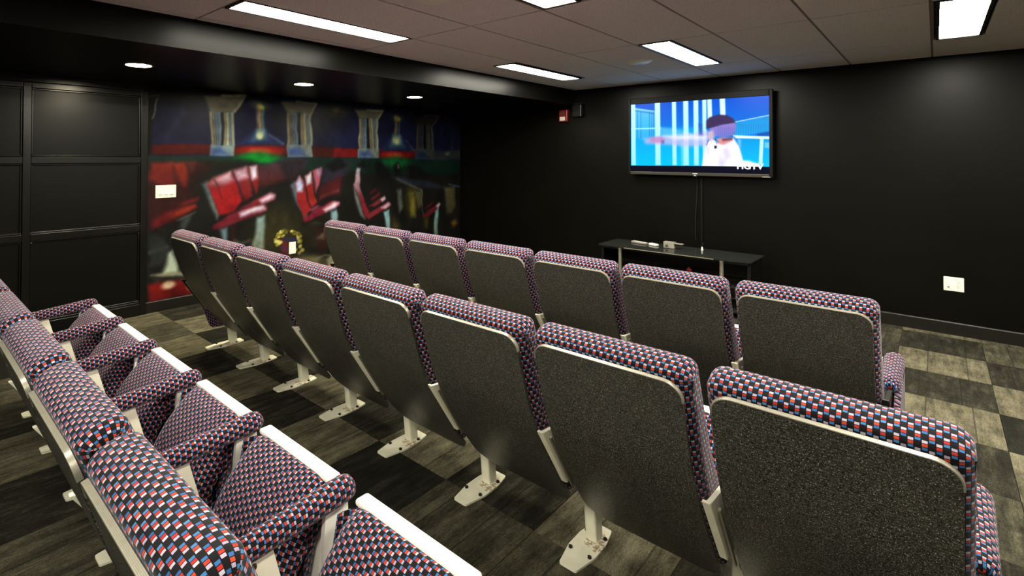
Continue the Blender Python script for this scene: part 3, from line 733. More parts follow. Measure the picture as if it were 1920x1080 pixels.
SCREEN = [
('p',(4,70,205),(0,160,232),0.01,1,[(-2.429,2.067),(-1.096,1.988),(-1.099,1.282),(-2.431,1.257)]),
('p',(0,150,225),(0,190,245),0.03,1,[(-2.43,1.711),(-1.668,1.693),(-1.67,1.272),(-2.431,1.257)]),
('p',(90,190,240),(40,170,235),0.02,1,[(-2.38,1.93),(-2.154,1.878),(-2.155,1.568),(-2.38,1.592)]),
('l',(190,240,255),None,(0.008,0.006),1,[(-2.375,1.923),(-2.164,1.882)]),
('l',(30,90,170),None,(0.006,0.006),1,[(-2.372,1.901),(-2.164,1.855)]),
('l',(20,80,170),None,(0.006,0.006),0.6,[(-2.34,1.884),(-2.341,1.601)]),
('l',(20,80,170),None,(0.006,0.006),0.6,[(-2.301,1.882),(-2.302,1.6)]),
('l',(20,80,170),None,(0.006,0.006),0.6,[(-2.211,1.877),(-2.211,1.598)]),
('l',(20,80,170),None,(0.006,0.006),0.6,[(-2.187,1.875),(-2.188,1.597)]),
('l',(20,80,170),None,(0.006,0.006),0.6,[(-2.168,1.874),(-2.169,1.597)]),
('l',(170,240,255),None,(0.012,0.006),1,[(-2.405,1.7),(-2.095,1.697)]),
('p',(90,180,235),None,0.02,0.8,[(-2.099,1.709),(-1.889,1.674),(-1.786,1.634),(-1.786,1.579),(-2.099,1.586)]),
('p',(20,140,215),(30,160,225),0.01,1,[(-1.406,1.727),(-1.104,1.785),(-1.104,1.631),(-1.406,1.588)]),
('l',(190,225,250),None,(0.008,0.005),1,[(-1.398,1.731),(-1.104,1.785)]),
('p',(15,70,160),None,0.015,1,[(-1.205,1.613),(-1.104,1.631),(-1.105,1.598),(-1.205,1.592)]),
('l',(10,90,190),None,(0.004,0.004),0.5,[(-1.383,1.709),(-1.383,1.605)]),
('l',(10,90,190),None,(0.004,0.004),0.5,[(-1.361,1.708),(-1.362,1.604)]),
('l',(10,90,190),None,(0.004,0.004),0.5,[(-1.34,1.707),(-1.341,1.604)]),
('l',(10,90,190),None,(0.004,0.004),0.5,[(-1.319,1.706),(-1.32,1.603)]),
('l',(10,90,190),None,(0.004,0.004),0.5,[(-1.298,1.705),(-1.299,1.603)]),
('l',(10,90,190),None,(0.004,0.004),0.5,[(-1.278,1.704),(-1.278,1.602)]),
('l',(10,90,190),None,(0.004,0.004),0.5,[(-1.257,1.703),(-1.257,1.602)]),
('l',(10,90,190),None,(0.004,0.004),0.5,[(-1.236,1.703),(-1.237,1.601)]),
('l',(10,90,190),None,(0.004,0.004),0.5,[(-1.216,1.702),(-1.216,1.601)]),
('l',(10,90,190),None,(0.004,0.004),0.5,[(-1.196,1.701),(-1.196,1.6)]),
('l',(10,90,190),None,(0.004,0.004),0.5,[(-1.175,1.7),(-1.176,1.6)]),
('l',(10,90,190),None,(0.004,0.004),0.5,[(-1.155,1.699),(-1.156,1.599)]),
('l',(10,90,190),None,(0.004,0.004),0.5,[(-1.135,1.699),(-1.136,1.598)]),
('l',(10,90,190),None,(0.004,0.004),0.5,[(-1.115,1.698),(-1.116,1.598)]),
('p',(0,150,225),(10,190,245),0.01,1,[(-1.345,1.57),(-1.105,1.564),(-1.106,1.282),(-1.347,1.278)]),
('p',(205,248,255),(150,225,255),0.008,1,[(-2.411,2.066),(-2.364,2.062),(-2.358,1.298),(-2.405,1.297)]),
('p',(205,248,255),(150,225,255),0.008,1,[(-2.154,2.046),(-2.098,2.041),(-2.093,1.301),(-2.148,1.301)]),
('p',(205,248,255),(150,225,255),0.008,1,[(-1.978,2.032),(-1.936,2.028),(-1.931,1.304),(-1.973,1.303)]),
('p',(205,248,255),(150,225,255),0.008,1,[(-1.866,2.023),(-1.817,2.019),(-1.812,1.305),(-1.861,1.305)]),
('p',(205,248,255),(150,225,255),0.008,1,[(-1.767,2.015),(-1.721,2.012),(-1.717,1.307),(-1.763,1.306)]),
('p',(205,248,255),(150,225,255),0.008,1,[(-1.684,2.009),(-1.646,2.006),(-1.643,1.308),(-1.68,1.307)]),
('p',(205,248,255),(220,250,255),0.008,1,[(-1.638,2.005),(-1.598,2.002),(-1.592,1.735),(-1.633,1.737)]),
('p',(205,248,255),(220,250,255),0.008,1,[(-1.526,1.996),(-1.478,1.993),(-1.473,1.8),(-1.52,1.802)]),
('p',(150,230,255),None,0.02,0.6,[(-1.889,1.544),(-1.837,1.543),(-1.847,1.277),(-1.881,1.277)]),
('p',(200,180,230),None,0.03,0.75,[(-2.278,1.589),(-2.086,1.609),(-1.889,1.618),(-1.644,1.648),(-1.62,1.575),(-1.636,1.504),(-1.837,1.498),(-2.058,1.523),(-2.254,1.531)]),
('p',(190,120,170),None,0.025,0.75,[(-2.207,1.602),(-2.086,1.609),(-2.049,1.585),(-2.068,1.538),(-2.197,1.549)]),
('p',(30,70,150),None,0.02,0.7,[(-2.081,1.566),(-2.058,1.561),(-2.063,1.533),(-2.078,1.538)]),
('p',(245,245,255),None,0.03,0.6,[(-2.067,1.613),(-1.786,1.62),(-1.636,1.598),(-1.669,1.568),(-1.924,1.573)]),
('p',(60,60,150),None,0.02,0.7,[(-1.718,1.731),(-1.689,1.721),(-1.681,1.613),(-1.714,1.614)]),
('p',(240,236,250),None,0.012,1,[(-1.636,1.54),(-1.595,1.575),(-1.539,1.53),(-1.406,1.58),(-1.353,1.484),(-1.324,1.355),(-1.221,1.314),(-1.206,1.28),(-1.695,1.271),(-1.669,1.433)]),
('p',(205,195,235),None,0.03,0.7,[(-1.5,1.468),(-1.453,1.493),(-1.43,1.398),(-1.477,1.354)]),
('p',(190,185,230),None,0.03,0.6,[(-1.644,1.495),(-1.62,1.495),(-1.62,1.433),(-1.645,1.433)]),
('p',(180,180,225),None,0.03,0.5,[(-1.524,1.397),(-1.477,1.345),(-1.493,1.293),(-1.54,1.309)]),
('p',(214,140,140),None,0.015,1,[(-1.555,1.574),(-1.492,1.586),(-1.406,1.58),(-1.422,1.545),(-1.492,1.511),(-1.531,1.521)]),
('p',(80,60,90),None,0.012,0.8,[(-1.507,1.573),(-1.414,1.584),(-1.414,1.558),(-1.5,1.547)]),
('p',(150,120,190),(110,120,205),0.012,1,[(-1.623,1.691),(-1.398,1.744),(-1.379,1.683),(-1.399,1.605),(-1.507,1.582),(-1.555,1.596),(-1.607,1.624)]),
('p',(58,42,84),None,0.012,1,[(-1.647,1.755),(-1.619,1.789),(-1.538,1.814),(-1.459,1.803),(-1.405,1.766),(-1.39,1.726),(-1.507,1.714),(-1.619,1.682),(-1.648,1.674)]),
('p',(225,180,195),None,0.02,0.85,[(-1.64,1.647),(-1.587,1.655),(-1.571,1.592),(-1.599,1.539),(-1.632,1.576)]),
('b',(16,14,60),None,0.6,0.9,[(-1.619,1.684),(0.004,0.005)]),
('b',(16,14,60),None,0.6,0.9,[(-1.604,1.688),(0.005,0.006)]),
('b',(16,14,60),None,0.6,0.9,[(-1.588,1.691),(0.004,0.005)]),
('b',(16,14,60),None,0.6,0.9,[(-1.573,1.695),(0.004,0.006)]),
('b',(16,14,60),None,0.6,0.9,[(-1.558,1.698),(0.005,0.005)]),
('b',(16,14,60),None,0.6,0.9,[(-1.543,1.702),(0.005,0.006)]),
('b',(16,14,60),None,0.6,0.9,[(-1.527,1.705),(0.004,0.005)]),
('b',(16,14,60),None,0.6,0.9,[(-1.512,1.709),(0.004,0.006)]),
('b',(16,14,60),None,0.6,0.9,[(-1.497,1.712),(0.004,0.005)]),
('b',(16,14,60),None,0.6,0.9,[(-1.482,1.716),(0.004,0.006)]),
('b',(16,14,60),None,0.6,0.9,[(-1.468,1.719),(0.005,0.005)]),
('b',(16,14,60),None,0.6,0.9,[(-1.453,1.722),(0.004,0.005)]),
('b',(16,14,60),None,0.6,0.9,[(-1.438,1.726),(0.004,0.005)]),
('b',(16,14,60),None,0.6,0.9,[(-1.423,1.729),(0.004,0.005)]),
('b',(16,14,60),None,0.6,0.9,[(-1.409,1.733),(0.004,0.006)]),
('b',(16,14,60),None,0.6,0.9,[(-1.394,1.736),(0.004,0.005)]),
('l',(70,80,170),None,(0.004,0.004),0.5,[(-1.539,1.688),(-1.534,1.596)]),
('l',(70,80,170),None,(0.004,0.004),0.5,[(-1.521,1.688),(-1.517,1.595)]),
('l',(70,80,170),None,(0.004,0.004),0.5,[(-1.504,1.687),(-1.499,1.595)]),
('l',(70,80,170),None,(0.004,0.004),0.5,[(-1.487,1.686),(-1.482,1.594)]),
('l',(70,80,170),None,(0.004,0.004),0.5,[(-1.469,1.686),(-1.465,1.594)]),
('l',(70,80,170),None,(0.004,0.004),0.5,[(-1.452,1.685),(-1.448,1.594)]),
('l',(70,80,170),None,(0.004,0.004),0.5,[(-1.435,1.685),(-1.431,1.593)]),
('l',(70,80,170),None,(0.004,0.004),0.5,[(-1.418,1.684),(-1.414,1.593)]),
('l',(70,80,170),None,(0.004,0.004),0.5,[(-1.401,1.683),(-1.397,1.592)]),
('p',(16,14,40),None,0.006,1,[(-1.575,1.504),(-1.551,1.503),(-1.555,1.477),(-1.573,1.475)]),
('l',(60,60,90),None,(0.006,0.005),0.8,[(-1.644,1.513),(-1.628,1.558)]),
('l',(70,60,90),None,(0.006,0.005),0.7,[(-1.567,1.574),(-1.551,1.521)]),
('p',(220,246,255),None,0.006,1,[(-1.41,1.604),(-1.105,1.585),(-1.105,1.56),(-1.383,1.575)]),
('p',(190,240,255),None,0.006,1,[(-1.183,1.566),(-1.154,1.566),(-1.166,1.315),(-1.195,1.331)]),
('p',(210,230,255),None,0.02,0.7,[(-1.368,1.57),(-1.345,1.561),(-1.346,1.492),(-1.361,1.501)]),
('p',(200,225,250),None,0.01,0.5,[(-1.147,1.532),(-1.105,1.531),(-1.105,1.473),(-1.148,1.482)]),
('p',(250,252,250),None,0.02,1,[(-1.331,1.355),(-1.279,1.356),(-1.191,1.323),(-1.163,1.285),(-1.354,1.278)]),
('p',(6,7,26),None,0.004,1,[(-2.431,1.295),(-1.67,1.302),(-1.092,1.301),(-1.092,1.241),(-2.431,1.208)])]
mural = paint_mesh('mural', PANEL_END, FRONT - .004, .099, SOFFIT - .004, .011, MURAL, lambda a, b_: (LEFT + .006, a, b_), vcol_mat('mural_paint', rough=.42), gain=0.78, parent=wall_left, brush=True)
mural['label'] = 'painted wall picture of rows of red seats and white columns'

# ceiling ----------------------------------------------------------------------
b = MB(); b.box(BULK, RIGHT + .1, BACK - .1, FRONT + .1, CEIL + .030, CEIL + .10)
ceiling = struct(b.build('ceiling', M_BLACK))
GX = [BULK, -3.07] + [-.512 * k - .012 for k in range(5, -7, -1)]
GX = [x for x in GX if x < RIGHT] + [RIGHT]
GY = [BACK] + [2.525 + 1.2555 * k for k in range(-3, 3)] + [FRONT]
LIGHTS = [(-2.775, 1.2695, 0, 'long glowing ceiling light at the upper edge over the middle row, beside the black bulkhead'),
          (-1.525, 1.2695, 0, 'glowing ceiling light cut by the top of the picture between two other lights'),
          (-2.830, 3.7805, 0, 'glowing ceiling light next to the bulkhead end, near the red alarm'),
          (-1.525, 3.7805, 0, 'glowing ceiling light straight above the television'),
          (.012, 3.7805, 0, 'glowing ceiling light over the wall outlet, above the aisle by the front row end')]
def in_light(x, y):
    for (lx, ly, _, _) in LIGHTS:
        if lx - .012 < x < lx + .222 and ly < y < ly + 1.2555: return True
    return False
gb = .012
ts = {}
for i in range(len(GX) - 1):
    for j in range(len(GY) - 1):
        xa, xb, ya, yb = GX[i], GX[i + 1], GY[j], GY[j + 1]
        segs = [(xa, xb)]
        for (lx, ly, _, _) in LIGHTS:
            if abs(ly - ya) < .02 and lx > xa - .1 and lx + .21 < xb + .1:
                segs = [s_ for s_ in ((xa, lx - .010), (lx + .220, xb)) if s_[1] - s_[0] > .04]
        for (sa, sb) in segs:
            if xa > 1.6: continue
            key = (round(sb - sa, 3), round(yb - ya, 3))
            if key not in ts:
                q = MB(); q.box(gb * .5, sb - sa - gb * .5, gb * .5, yb - ya - gb * .5, 0, .018, .002)
                o = q.build('ceiling_tile', M_CEIL, ceiling, loc=(sa, ya, CEIL)); ts[key] = o
            else:
                o = ts[key].copy(); col.objects.link(o); o.location = (sa, ya, CEIL)
for x in GX[1:-1]:
    q = MB(); q.box(x - .011, x + .011, BACK, FRONT, CEIL + .004, CEIL + .030); q.build('grid_bar', M_GRID, ceiling)
for y in GY[1:-1]:
    q = MB(); q.box(BULK, RIGHT, y - .011, y + .011, CEIL + .005, CEIL + .030); q.build('grid_bar', M_GRID, ceiling)

M_DIFF = emit('lit_diffuser', WARM, LIGHT)
M_FRAME = plain('light_frame', L(34, 30, 24), .4)
for (lx, ly, _, lab) in LIGHTS:
    t = thing('ceiling_light', lab, 'ceiling light', (lx, ly, CEIL), 'ceiling light panels')
    q = MB(); q.box(.012, .198, .030, 1.222, .002, .006); q.build('diffuser', M_DIFF, t)
    q = MB()
    q.box(-.004, .012, .014, 1.240, -.004, .028, .001); q.box(.198, .214, .014, 1.240, -.004, .028, .001)
    q.box(.012, .198, .014, .030, -.004, .028, .001); q.box(.012, .198, 1.222, 1.240, -.004, .028, .001)
    q.build('frame', M_FRAME, t)
    q = MB(); q.box(.012, .198, .030, 1.222, .010, .028); q.build('housing', M_FRAME, t)

# recessed downlights in the soffit
M_DOWN = emit('lit_lens', (1.0, .90, .62), 420.0)
M_RING = plain('downlight_ring', L(70, 62, 44), .35)
for y, lab in ((1.207, 'round recessed downlight in the soffit over the black panelling'),
               (2.53, 'round recessed downlight over the second painted column, middle of the three'),
               (3.885, 'round recessed downlight in the soffit furthest from the black panelling')):
    t = thing('downlight', lab, 'downlight', (-3.93, y, SOFFIT), 'soffit downlights')
    q = MB(); q.disc((0, 0, -.004), .080, .003); q.build('lens', M_DOWN, t)
    q = MB()
    n = 28; v = []
    for rr, z in ((.080, -.001), (.080, -.007), (.096, -.004), (.098, 0)):
        v += [(rr * math.cos(2 * math.pi * k / n), rr * math.sin(2 * math.pi * k / n), z) for k in range(n)]
    q.add(v, [[a * n + k, a * n + (k + 1) % n, (a + 1) * n + (k + 1) % n, (a + 1) * n + k] for a in range(3) for k in range(n)])
    q.build('trim_ring', M_RING, t, smooth=True)

# ------------------------------------------------------------------ theatre seats
PROF = [(0, .842), (.010, .812), (.024, .765), (.045, .700), (.062, .650), (.080, .600), (.102, .550), (.128, .505), (.158, .455), (.190, .405), (.224, .355), (.262, .300), (.304, .245), (.345, .197), (.376, .163)]
PW_ = .207            # half width of the back panel
HW = .2385            # half seat pitch
PITCH = .477
def arc(P):
    s = [0]
    for a, b_ in zip(P, P[1:]): s.append(s[-1] + math.hypot(b_[0] - a[0], b_[1] - a[1]))
    return s
def at_s(P, S, s):
    for i in range(len(P) - 1):
        if s <= S[i + 1] or i == len(P) - 2:
            t = (s - S[i]) / (S[i + 1] - S[i])
            y = P[i][0] + (P[i + 1][0] - P[i][0]) * t; z = P[i][1] + (P[i + 1][1] - P[i][1]) * t
            return y, z
def smooth_prof(P, n=40):
    S = arc(P)
    # gentle smoothing of the polyline
    pts = [at_s(P, S, S[-1] * k / n) for k in range(n + 1)]
    for _ in range(3):
        pts = [pts[0]] + [((pts[i - 1][0] + 2 * pts[i][0] + pts[i + 1][0]) / 4, (pts[i - 1][1] + 2 * pts[i][1] + pts[i + 1][1]) / 4) for i in range(1, n)] + [pts[-1]]
    return pts
SP = smooth_prof(PROF); SS = arc(SP); SL = SS[-1]
def nrm(i):
    a, b_ = SP[max(i - 1, 0)], SP[min(i + 1, len(SP) - 1)]
    dy, dz = b_[0] - a[0], b_[1] - a[1]; l = math.hypot(dy, dz)
    return (-dz / l, dy / l)      # forward and up
def back_panel(parent):
    nx = 14; v = []; f = []; rt, rb = .045, .075
    svals = [0, .002, .006, .012, .020, .030, .045] + [SL * k / 26 for k in range(2, 24)] + [SL - .075, SL - .055, SL - .035, SL - .02, SL - .009, SL - .002, SL]
    svals = sorted(set(round(x, 5) for x in svals))
    for side in (0, 1):
        for s in svals:
            y, z = at_s(SP, SS, s)
            k = min(range(len(SS)), key=lambda q: abs(SS[q] - s)); ny, nz = nrm(k)
            wv = PW_
            if s < rt: wv = PW_ - rt + math.sqrt(max(0, rt * rt - (rt - s) ** 2))
            e = SL - s
            if e < rb: wv = PW_ - rb + math.sqrt(max(0, rb * rb - (rb - e) ** 2))
            for i in range(nx + 1):
                u = -1 + 2 * i / nx
                v.append((u * wv, y + ny * .011 * side, z + nz * .011 * side))
    W = nx + 1; R = len(svals)
    for side in (0, 1):
        o = side * W * R
        for r in range(R - 1):
            for i in range(nx):
                q = [o + r * W + i, o + r * W + i + 1, o + (r + 1) * W + i + 1, o + (r + 1) * W + i]
                f.append(q if side == 0 else q[::-1])
    loop = [i for i in range(W)] + [r * W + nx for r in range(1, R)] + [(R - 1) * W + i for i in range(nx - 1, -1, -1)] + [r * W for r in range(R - 2, 0, -1)]
    n = len(loop); o = W * R
    for k in range(n):
        f.append([loop[k], loop[(k + 1) % n], loop[(k + 1) % n] + o, loop[k] + o])
    ob = mesh('back_panel', v, f, M_PANEL, parent, smooth=True)
    bm = bmesh.new(); bm.from_mesh(ob.data); bmesh.ops.recalc_face_normals(bm, faces=bm.faces[:]); bm.to_mesh(ob.data); bm.free()
    ob.data.set_sharp_from_angle(angle=math.radians(40))
    # bright edging along the top
    pts = []
    for k in range(9):
        a = math.pi / 2 * k / 8; s = rt - rt * math.sin(a); x = -(PW_ - rt) - rt * math.cos(a)
        y, z = at_s(SP, SS, max(0, s)); pts.append((x, y + .003, z))
    pts = [(-PW_, *(lambda p: (p[0] + .003, p[1]))(at_s(SP, SS, s))) for s in (.050,)] + pts
    full = pts + [(-p[0], p[1], p[2]) for p in pts[::-1]]
    q = MB()
    k0 = nrm(1)
    for d in (.0005, .0027, .0049, .0071, .0093): q.tube([(p[0], p[1] - .003 + k0[0] * d, p[2] + k0[1] * d) for p in full], .0019, 6)
    q.build('edge_trim', M_TRIM, ob, smooth=True)
    return ob

def loft(name, prof, hw, rin, parent, mat, nseg=6, cx=0.0, swap=False):
    """closed (y,z) profile swept across x with rounded ends; UV in metres"""
    n = len(prof); A = 0
    for i in range(n):
        a, b_ = prof[i], prof[(i + 1) % n]; A += a[0] * b_[1] - b_[0] * a[1]
    sg = 1 if A > 0 else -1
    nr = []
    for i in range(n):
        a, b_ = prof[i - 1], prof[(i + 1) % n]
        dy, dz = b_[0] - a[0], b_[1] - a[1]; l = math.hypot(dy, dz) or 1
        nr.append((sg * dz / l, -sg * dy / l))     # outward
    xs = []
    for k in range(nseg + 1):
        a = math.pi / 2 * k / nseg; xs.append((-hw + rin * (1 - math.cos(a)) , rin * (1 - math.sin(a))))
    xs = [(-hw + rin - rin * math.cos(math.pi / 2 * k / nseg), rin * (1 - math.sin(math.pi / 2 * k / nseg))) for k in range(nseg + 1)]
    mid = [(-hw + rin + (2 * hw - 2 * rin) * k / 6, 0) for k in range(1, 6)]
    full = xs + mid + [(-x, e) for x, e in xs[::-1]]
    S = [0]
    for i in range(n): S.append(S[-1] + math.hypot(prof[(i + 1) % n][0] - prof[i][0], prof[(i + 1) % n][1] - prof[i][1]))
    v = []; uv = []; f = []
    xo = random.uniform(0, .3)
    us = 0; px = None
    for (x, e) in full:
        if px is not None: us += math.hypot(x - px[0], e - px[1])
        px = (x, e)
        for i in range(n + 1):
            p = prof[i % n]; d = e
            v.append((cx + x, p[0] - nr[i % n][0] * d, p[1] - nr[i % n][1] * d)); uv.append((us, S[i]))
    W = n + 1
    for r in range(len(full) - 1):
        for i in range(n):
            f.append([r * W + i, r * W + i + 1, (r + 1) * W + i + 1, (r + 1) * W + i])
    # end caps: fan with their own vertices
    for r, flip in ((0, 0), (len(full) - 1, 1)):
        ring = [v[r * W + i] for i in range(n)]
        c = tuple(sum(p[k] for p in ring) / n for k in range(3))
        b0 = len(v); v.append(c); uv.append((c[1] + .37, c[2] + .21))
        for p in ring: v.append(p); uv.append((p[1] + .37, p[2] + .21))
        for i in range(n):
            q = [b0, b0 + 1 + i, b0 + 1 + (i + 1) % n]; f.append(q[::-1] if flip else q)
    if swap: uv = [(q[1], q[0]) for q in uv]
    o = mesh(name, v, f, mat, parent, uvs=uv, smooth=True)
    bm = bmesh.new(); bm.from_mesh(o.data); bmesh.ops.recalc_face_normals(bm, faces=bm.faces[:]); bm.to_mesh(o.data); bm.free()
    return o
def spline(P, n=6, closed=True):
    out = []; N = len(P)
    for i in range(N):
        p0, p1, p2, p3 = P[i - 1], P[i], P[(i + 1) % N], P[(i + 2) % N]
        for k in range(n):
            t = k / n
            out.append(tuple(.5 * ((2 * p1[d]) + (-p0[d] + p2[d]) * t + (2 * p0[d] - 5 * p1[d] + 4 * p2[d] - p3[d]) * t * t + (-p0[d] + 3 * p1[d] - 3 * p2[d] + p3[d]) * t ** 3) for d in (0, 1)))
    return out
def back_cushion_profile():
    n = len(SP); pts = []
    idx = list(range(0, n - 3, 2))
    rear = [(SP[i][0] + nrm(i)[0] * .013, SP[i][1] + nrm(i)[1] * .013) for i in idx]
    th = [.108 + .012 * math.sin(math.pi * k / (len(idx) - 1)) + (.02 * k / (len(idx) - 1)) for k in range(len(idx))]
    front = [(SP[i][0] + nrm(i)[0] * th[k], SP[i][1] + nrm(i)[1] * th[k]) for k, i in enumerate(idx)]
    ty, tz = -.30, .95
    r0 = rear[0]; f0 = front[0]
    top = []
    for k in range(1, 10):
        a = math.pi * k / 10
        cy, cz = (r0[0] + f0[0]) / 2, (r0[1] + f0[1]) / 2; hy, hz = (f0[0] - r0[0]) / 2, (f0[1] - r0[1]) / 2
        top.append((cy - hy * math.cos(a) + ty * .024 * math.sin(a), cz - hz * math.cos(a) + tz * .024 * math.sin(a)))
    return rear[::-1] + top + front
BCP = back_cushion_profile()

def make_arm(parent, x, end=False):
    # padded arm, slightly higher in front
    c = [(x, .288, .519), (x, .305, .519), (x, .36, .522), (x, .46, .528), (x, .55, .534), (x, .595, .537), (x, .615, .5375), (x, .626, .537)]
    r = [.020, .028, .029, .031, .033, .033, .027, .012]
    n = 14; v = []; uv = []; f = []
    s = 0
    for i, (p, rr) in enumerate(zip(c, r)):
        if i: s += math.hypot(c[i][1] - c[i - 1][1], c[i][2] - c[i - 1][2]) + abs(r[i] - r[i - 1])
        for k in range(n + 1):
            a = 2 * math.pi * k / n - math.pi / 2
            zz = math.sin(a) * rr
            if zz < -.018: zz = -.018 + (zz + .018) * .25
            v.append((p[0] + math.cos(a) * rr * 1.03, p[1], p[2] + zz)); uv.append((s, a * .031))
    W = n + 1
    for i in range(len(c) - 1):
        for k in range(n): f.append([i * W + k, i * W + k + 1, (i + 1) * W + k + 1, (i + 1) * W + k])
    for i, fl_ in ((0, 1), (len(c) - 1, 0)):
        b0 = len(v); v.append(c[i]); uv.append((s * i / 7 + .01, .05))
        for k in range(n): f.append([b0, i * W + k, i * W + k + 1] if not fl_ else [b0, i * W + k + 1, i * W + k])
    o = mesh('armrest', v, f, M_FAB, parent, uvs=uv, smooth=True)
    bm = bmesh.new(); bm.from_mesh(o.data); bmesh.ops.recalc_face_normals(bm, faces=bm.faces[:]); bm.to_mesh(o.data); bm.free()
    q = MB(); q.box(x - .017, x + .017, .30, .585, -.004, .004, .001)
    for k, p in enumerate(q.v): q.v[k] = (p[0], p[1], p[2] + .503 + (p[1] - .30) * .055)
    q.build('arm_rail', M_RAIL, o)
    # side bracket with a screw
    q = MB(); q.plate(rounded([(.100, .530), (.39, .503), (.425, .375), (.44, .30), (.252, .312), (.172, .420)], .012), 'x', x - .006, x + .006)
    q.plate([(.097, .530), (.107, .531), (.259, .312), (.249, .310)], 'x', x - .014, x + .005)
    br = q.build('side_bracket', M_DARK if end else M_CREAM, parent)
    q = MB(); q.disc((x + .006, .345, .478), .008, .004, 12, 'x', .006); q.build('screw', M_BRASS, br)
    q = MB(); q.plate(rounded([(.538, .520), (.604, .530), (.610, .42), (.560, .16), (.515, .16)], .018), 'x', x - .007, x + .007)
    sp_ = q.build('arm_support', M_WHITE, parent)
    return (o, br, sp_)
def make_leg(parent, x):
    q = MB()
    bot = rounded([(x - .022, .452), (x + .022, .452), (x + .022, .505), (x - .022, .505)], .009, 3)
    top = [(p[0], p[1] - .022 - (.004 if p[1] < .47 else 0)) for p in bot]
    n = len(bot)
    v = [(p[0], p[1], .007) for p in bot] + [(p[0], p[1], .24) for p in top]
    q.add(v, [list(range(n))[::-1], [n + k for k in range(n)]] + [[k, (k + 1) % n, n + (k + 1) % n, n + k] for k in range(n)])
    q.build('leg', M_CREAM, parent, smooth=True)
    q = MB(); q.plate(rounded([(-.031, .282), (.031, .282), (.050, .385), (.050, .470), (.033, .552), (-.033, .552), (-.050, .470), (-.050, .385)], .008), 'z', 0, .007)
    pl = q.build('base_plate', M_PLATE, parent, loc=(x, 0, 0))
    for bx, by in ((-.036, .37), (.036, .37), (-.036, .49), (.036, .49)):
        q = MB(); q.disc((bx, by, .007), .0075, .006, 6); q.build('bolt', M_BOLT, pl)
def make_end_panel(parent, x, s):
    P = rounded([(.150, .470), (.215, .405), (.312, .150), (.400, .140), (.56, .20), (.605, .300), (.605, .500), (.30, .497)], .02)
    q = MB(); q.plate(P, 'x', x - .009, x + .009)
    o = q.build('end_panel', M_FAB, parent)
    ul = o.data.uv_layers.new(name='UVMap')
    for p in o.data.polygons:
        for li, vi in zip(p.loop_indices, p.vertices):
            c = o.data.vertices[vi].co; ul.data[li].uv = (c.y + c.x, c.z)
def make_seat():
    t = thing('theater_seat', '-', 'theater seat', (0, 0, 0))
    back_panel(t)
    loft('back_cushion', BCP, .2235, .032, t, M_FAB, swap=True)
    prof = spline([(.592, .522), (.578, .542), (.556, .540), (.516, .512), (.452, .440), (.400, .345), (.382, .270), (.400, .215), (.470, .205), (.520, .215), (.560, .36)], 5)
    loft('seat_cushion', prof, .190, .060, t, M_FAB, cx=.012)
    q = MB()
    for (a0, a1, y0, y1, y2, y3, z0, z1) in ((-.176, .200, .520, .534, .600, .614, .20, .535),):
        q.add([(a0, y0, z0), (a1, y0, z0), (a1, y1, z0), (a0, y1, z0), (a0, y2, z1), (a1, y2, z1), (a1, y3, z1), (a0, y3, z1)],
              [[0, 3, 2, 1], [4, 5, 6, 7], [0, 1, 5, 4], [1, 2, 6, 5], [2, 3, 7, 6], [3, 0, 4, 7]])
    q.box(-.172, .196, .580, .622, .531, .548, .007)
    q.build('seat_pan', M_WHITE, t, smooth=True)
    make_leg(t, HW - .012)
    # thin upright edging on the other side of the shell
    q = MB(); q.plate([(.118, .512), (.126, .516), (.268, .300), (.260, .296)], 'x', -.2215, -.2155); q.build('side_strip', M_RAIL, t)
    return t
def copy_tree(o, parent=None):
    c = o.copy(); col.objects.link(c)
    if parent is not None: c.parent = parent
    for ch in list(o.children): copy_tree(ch, c)
    return c
proto = make_seat()
rear_cushion = loft('back_cushion', BCP, .2235, .032, None, M_FAB)   # the rear row has its cloth turned a quarter
rear_cloth = rear_cushion.data; bpy.data.objects.remove(rear_cushion)
ORD = ['first', 'second', 'third', 'fourth', 'fifth', 'sixth', 'seventh', 'eighth']
def row(x_first, y, n, nm, extra_left, extra_right, first=None):
    for k in range(n):
        s = first if (k == 0 and first) else copy_tree(proto)
        if k == 0: who = 'first seat at the painted wall end'
        elif k == n - 1 and nm == 'rear': who = 'biggest looking seat, cut by the lower edge,'
        elif k == n - 1: who = 'last seat at the open aisle end'
        else: who = ORD[k] + ' seat from the painted wall'
        s['label'] = f'{who} in the {nm} row, chequered fabric, tipped up'
        s['group'] = f'{nm} row of theater seats'
        s.location = (x_first + k * PITCH, y, 0)
        seats.append((s, nm, k))
seats = []
row(-3.444 + .215, 2.39, 7, 'front', 0, 1, proto)
row(-3.727 + .215, 1.34, 8, 'middle', 0, 1)
row(-1.075 - 5 * .477 + .215, .235, 6, 'rear', 1, 1)
arm_src = None
for s, nm, k in seats:
    if nm == 'rear':
        for ch in s.children:
            if ch.name.startswith('back_cushion'): ch.data = rear_cloth
    last = (nm == 'front' and k == 6) or (nm == 'middle' and k == 7)
    if arm_src is None: arm_src = make_arm(s, HW)
    elif last: make_arm(s, HW, True)
    else:
        for o in arm_src: copy_tree(o, s)
    if k == 0:
        make_arm(s, -HW, nm != 'rear'); make_leg(s, -HW - .012)
    if k == 0 and nm != 'rear': make_end_panel(s, -HW - .022, -1)
    if (nm == 'front' and k == 6) or (nm == 'middle' and k == 7): make_end_panel(s, HW + .022, 1)

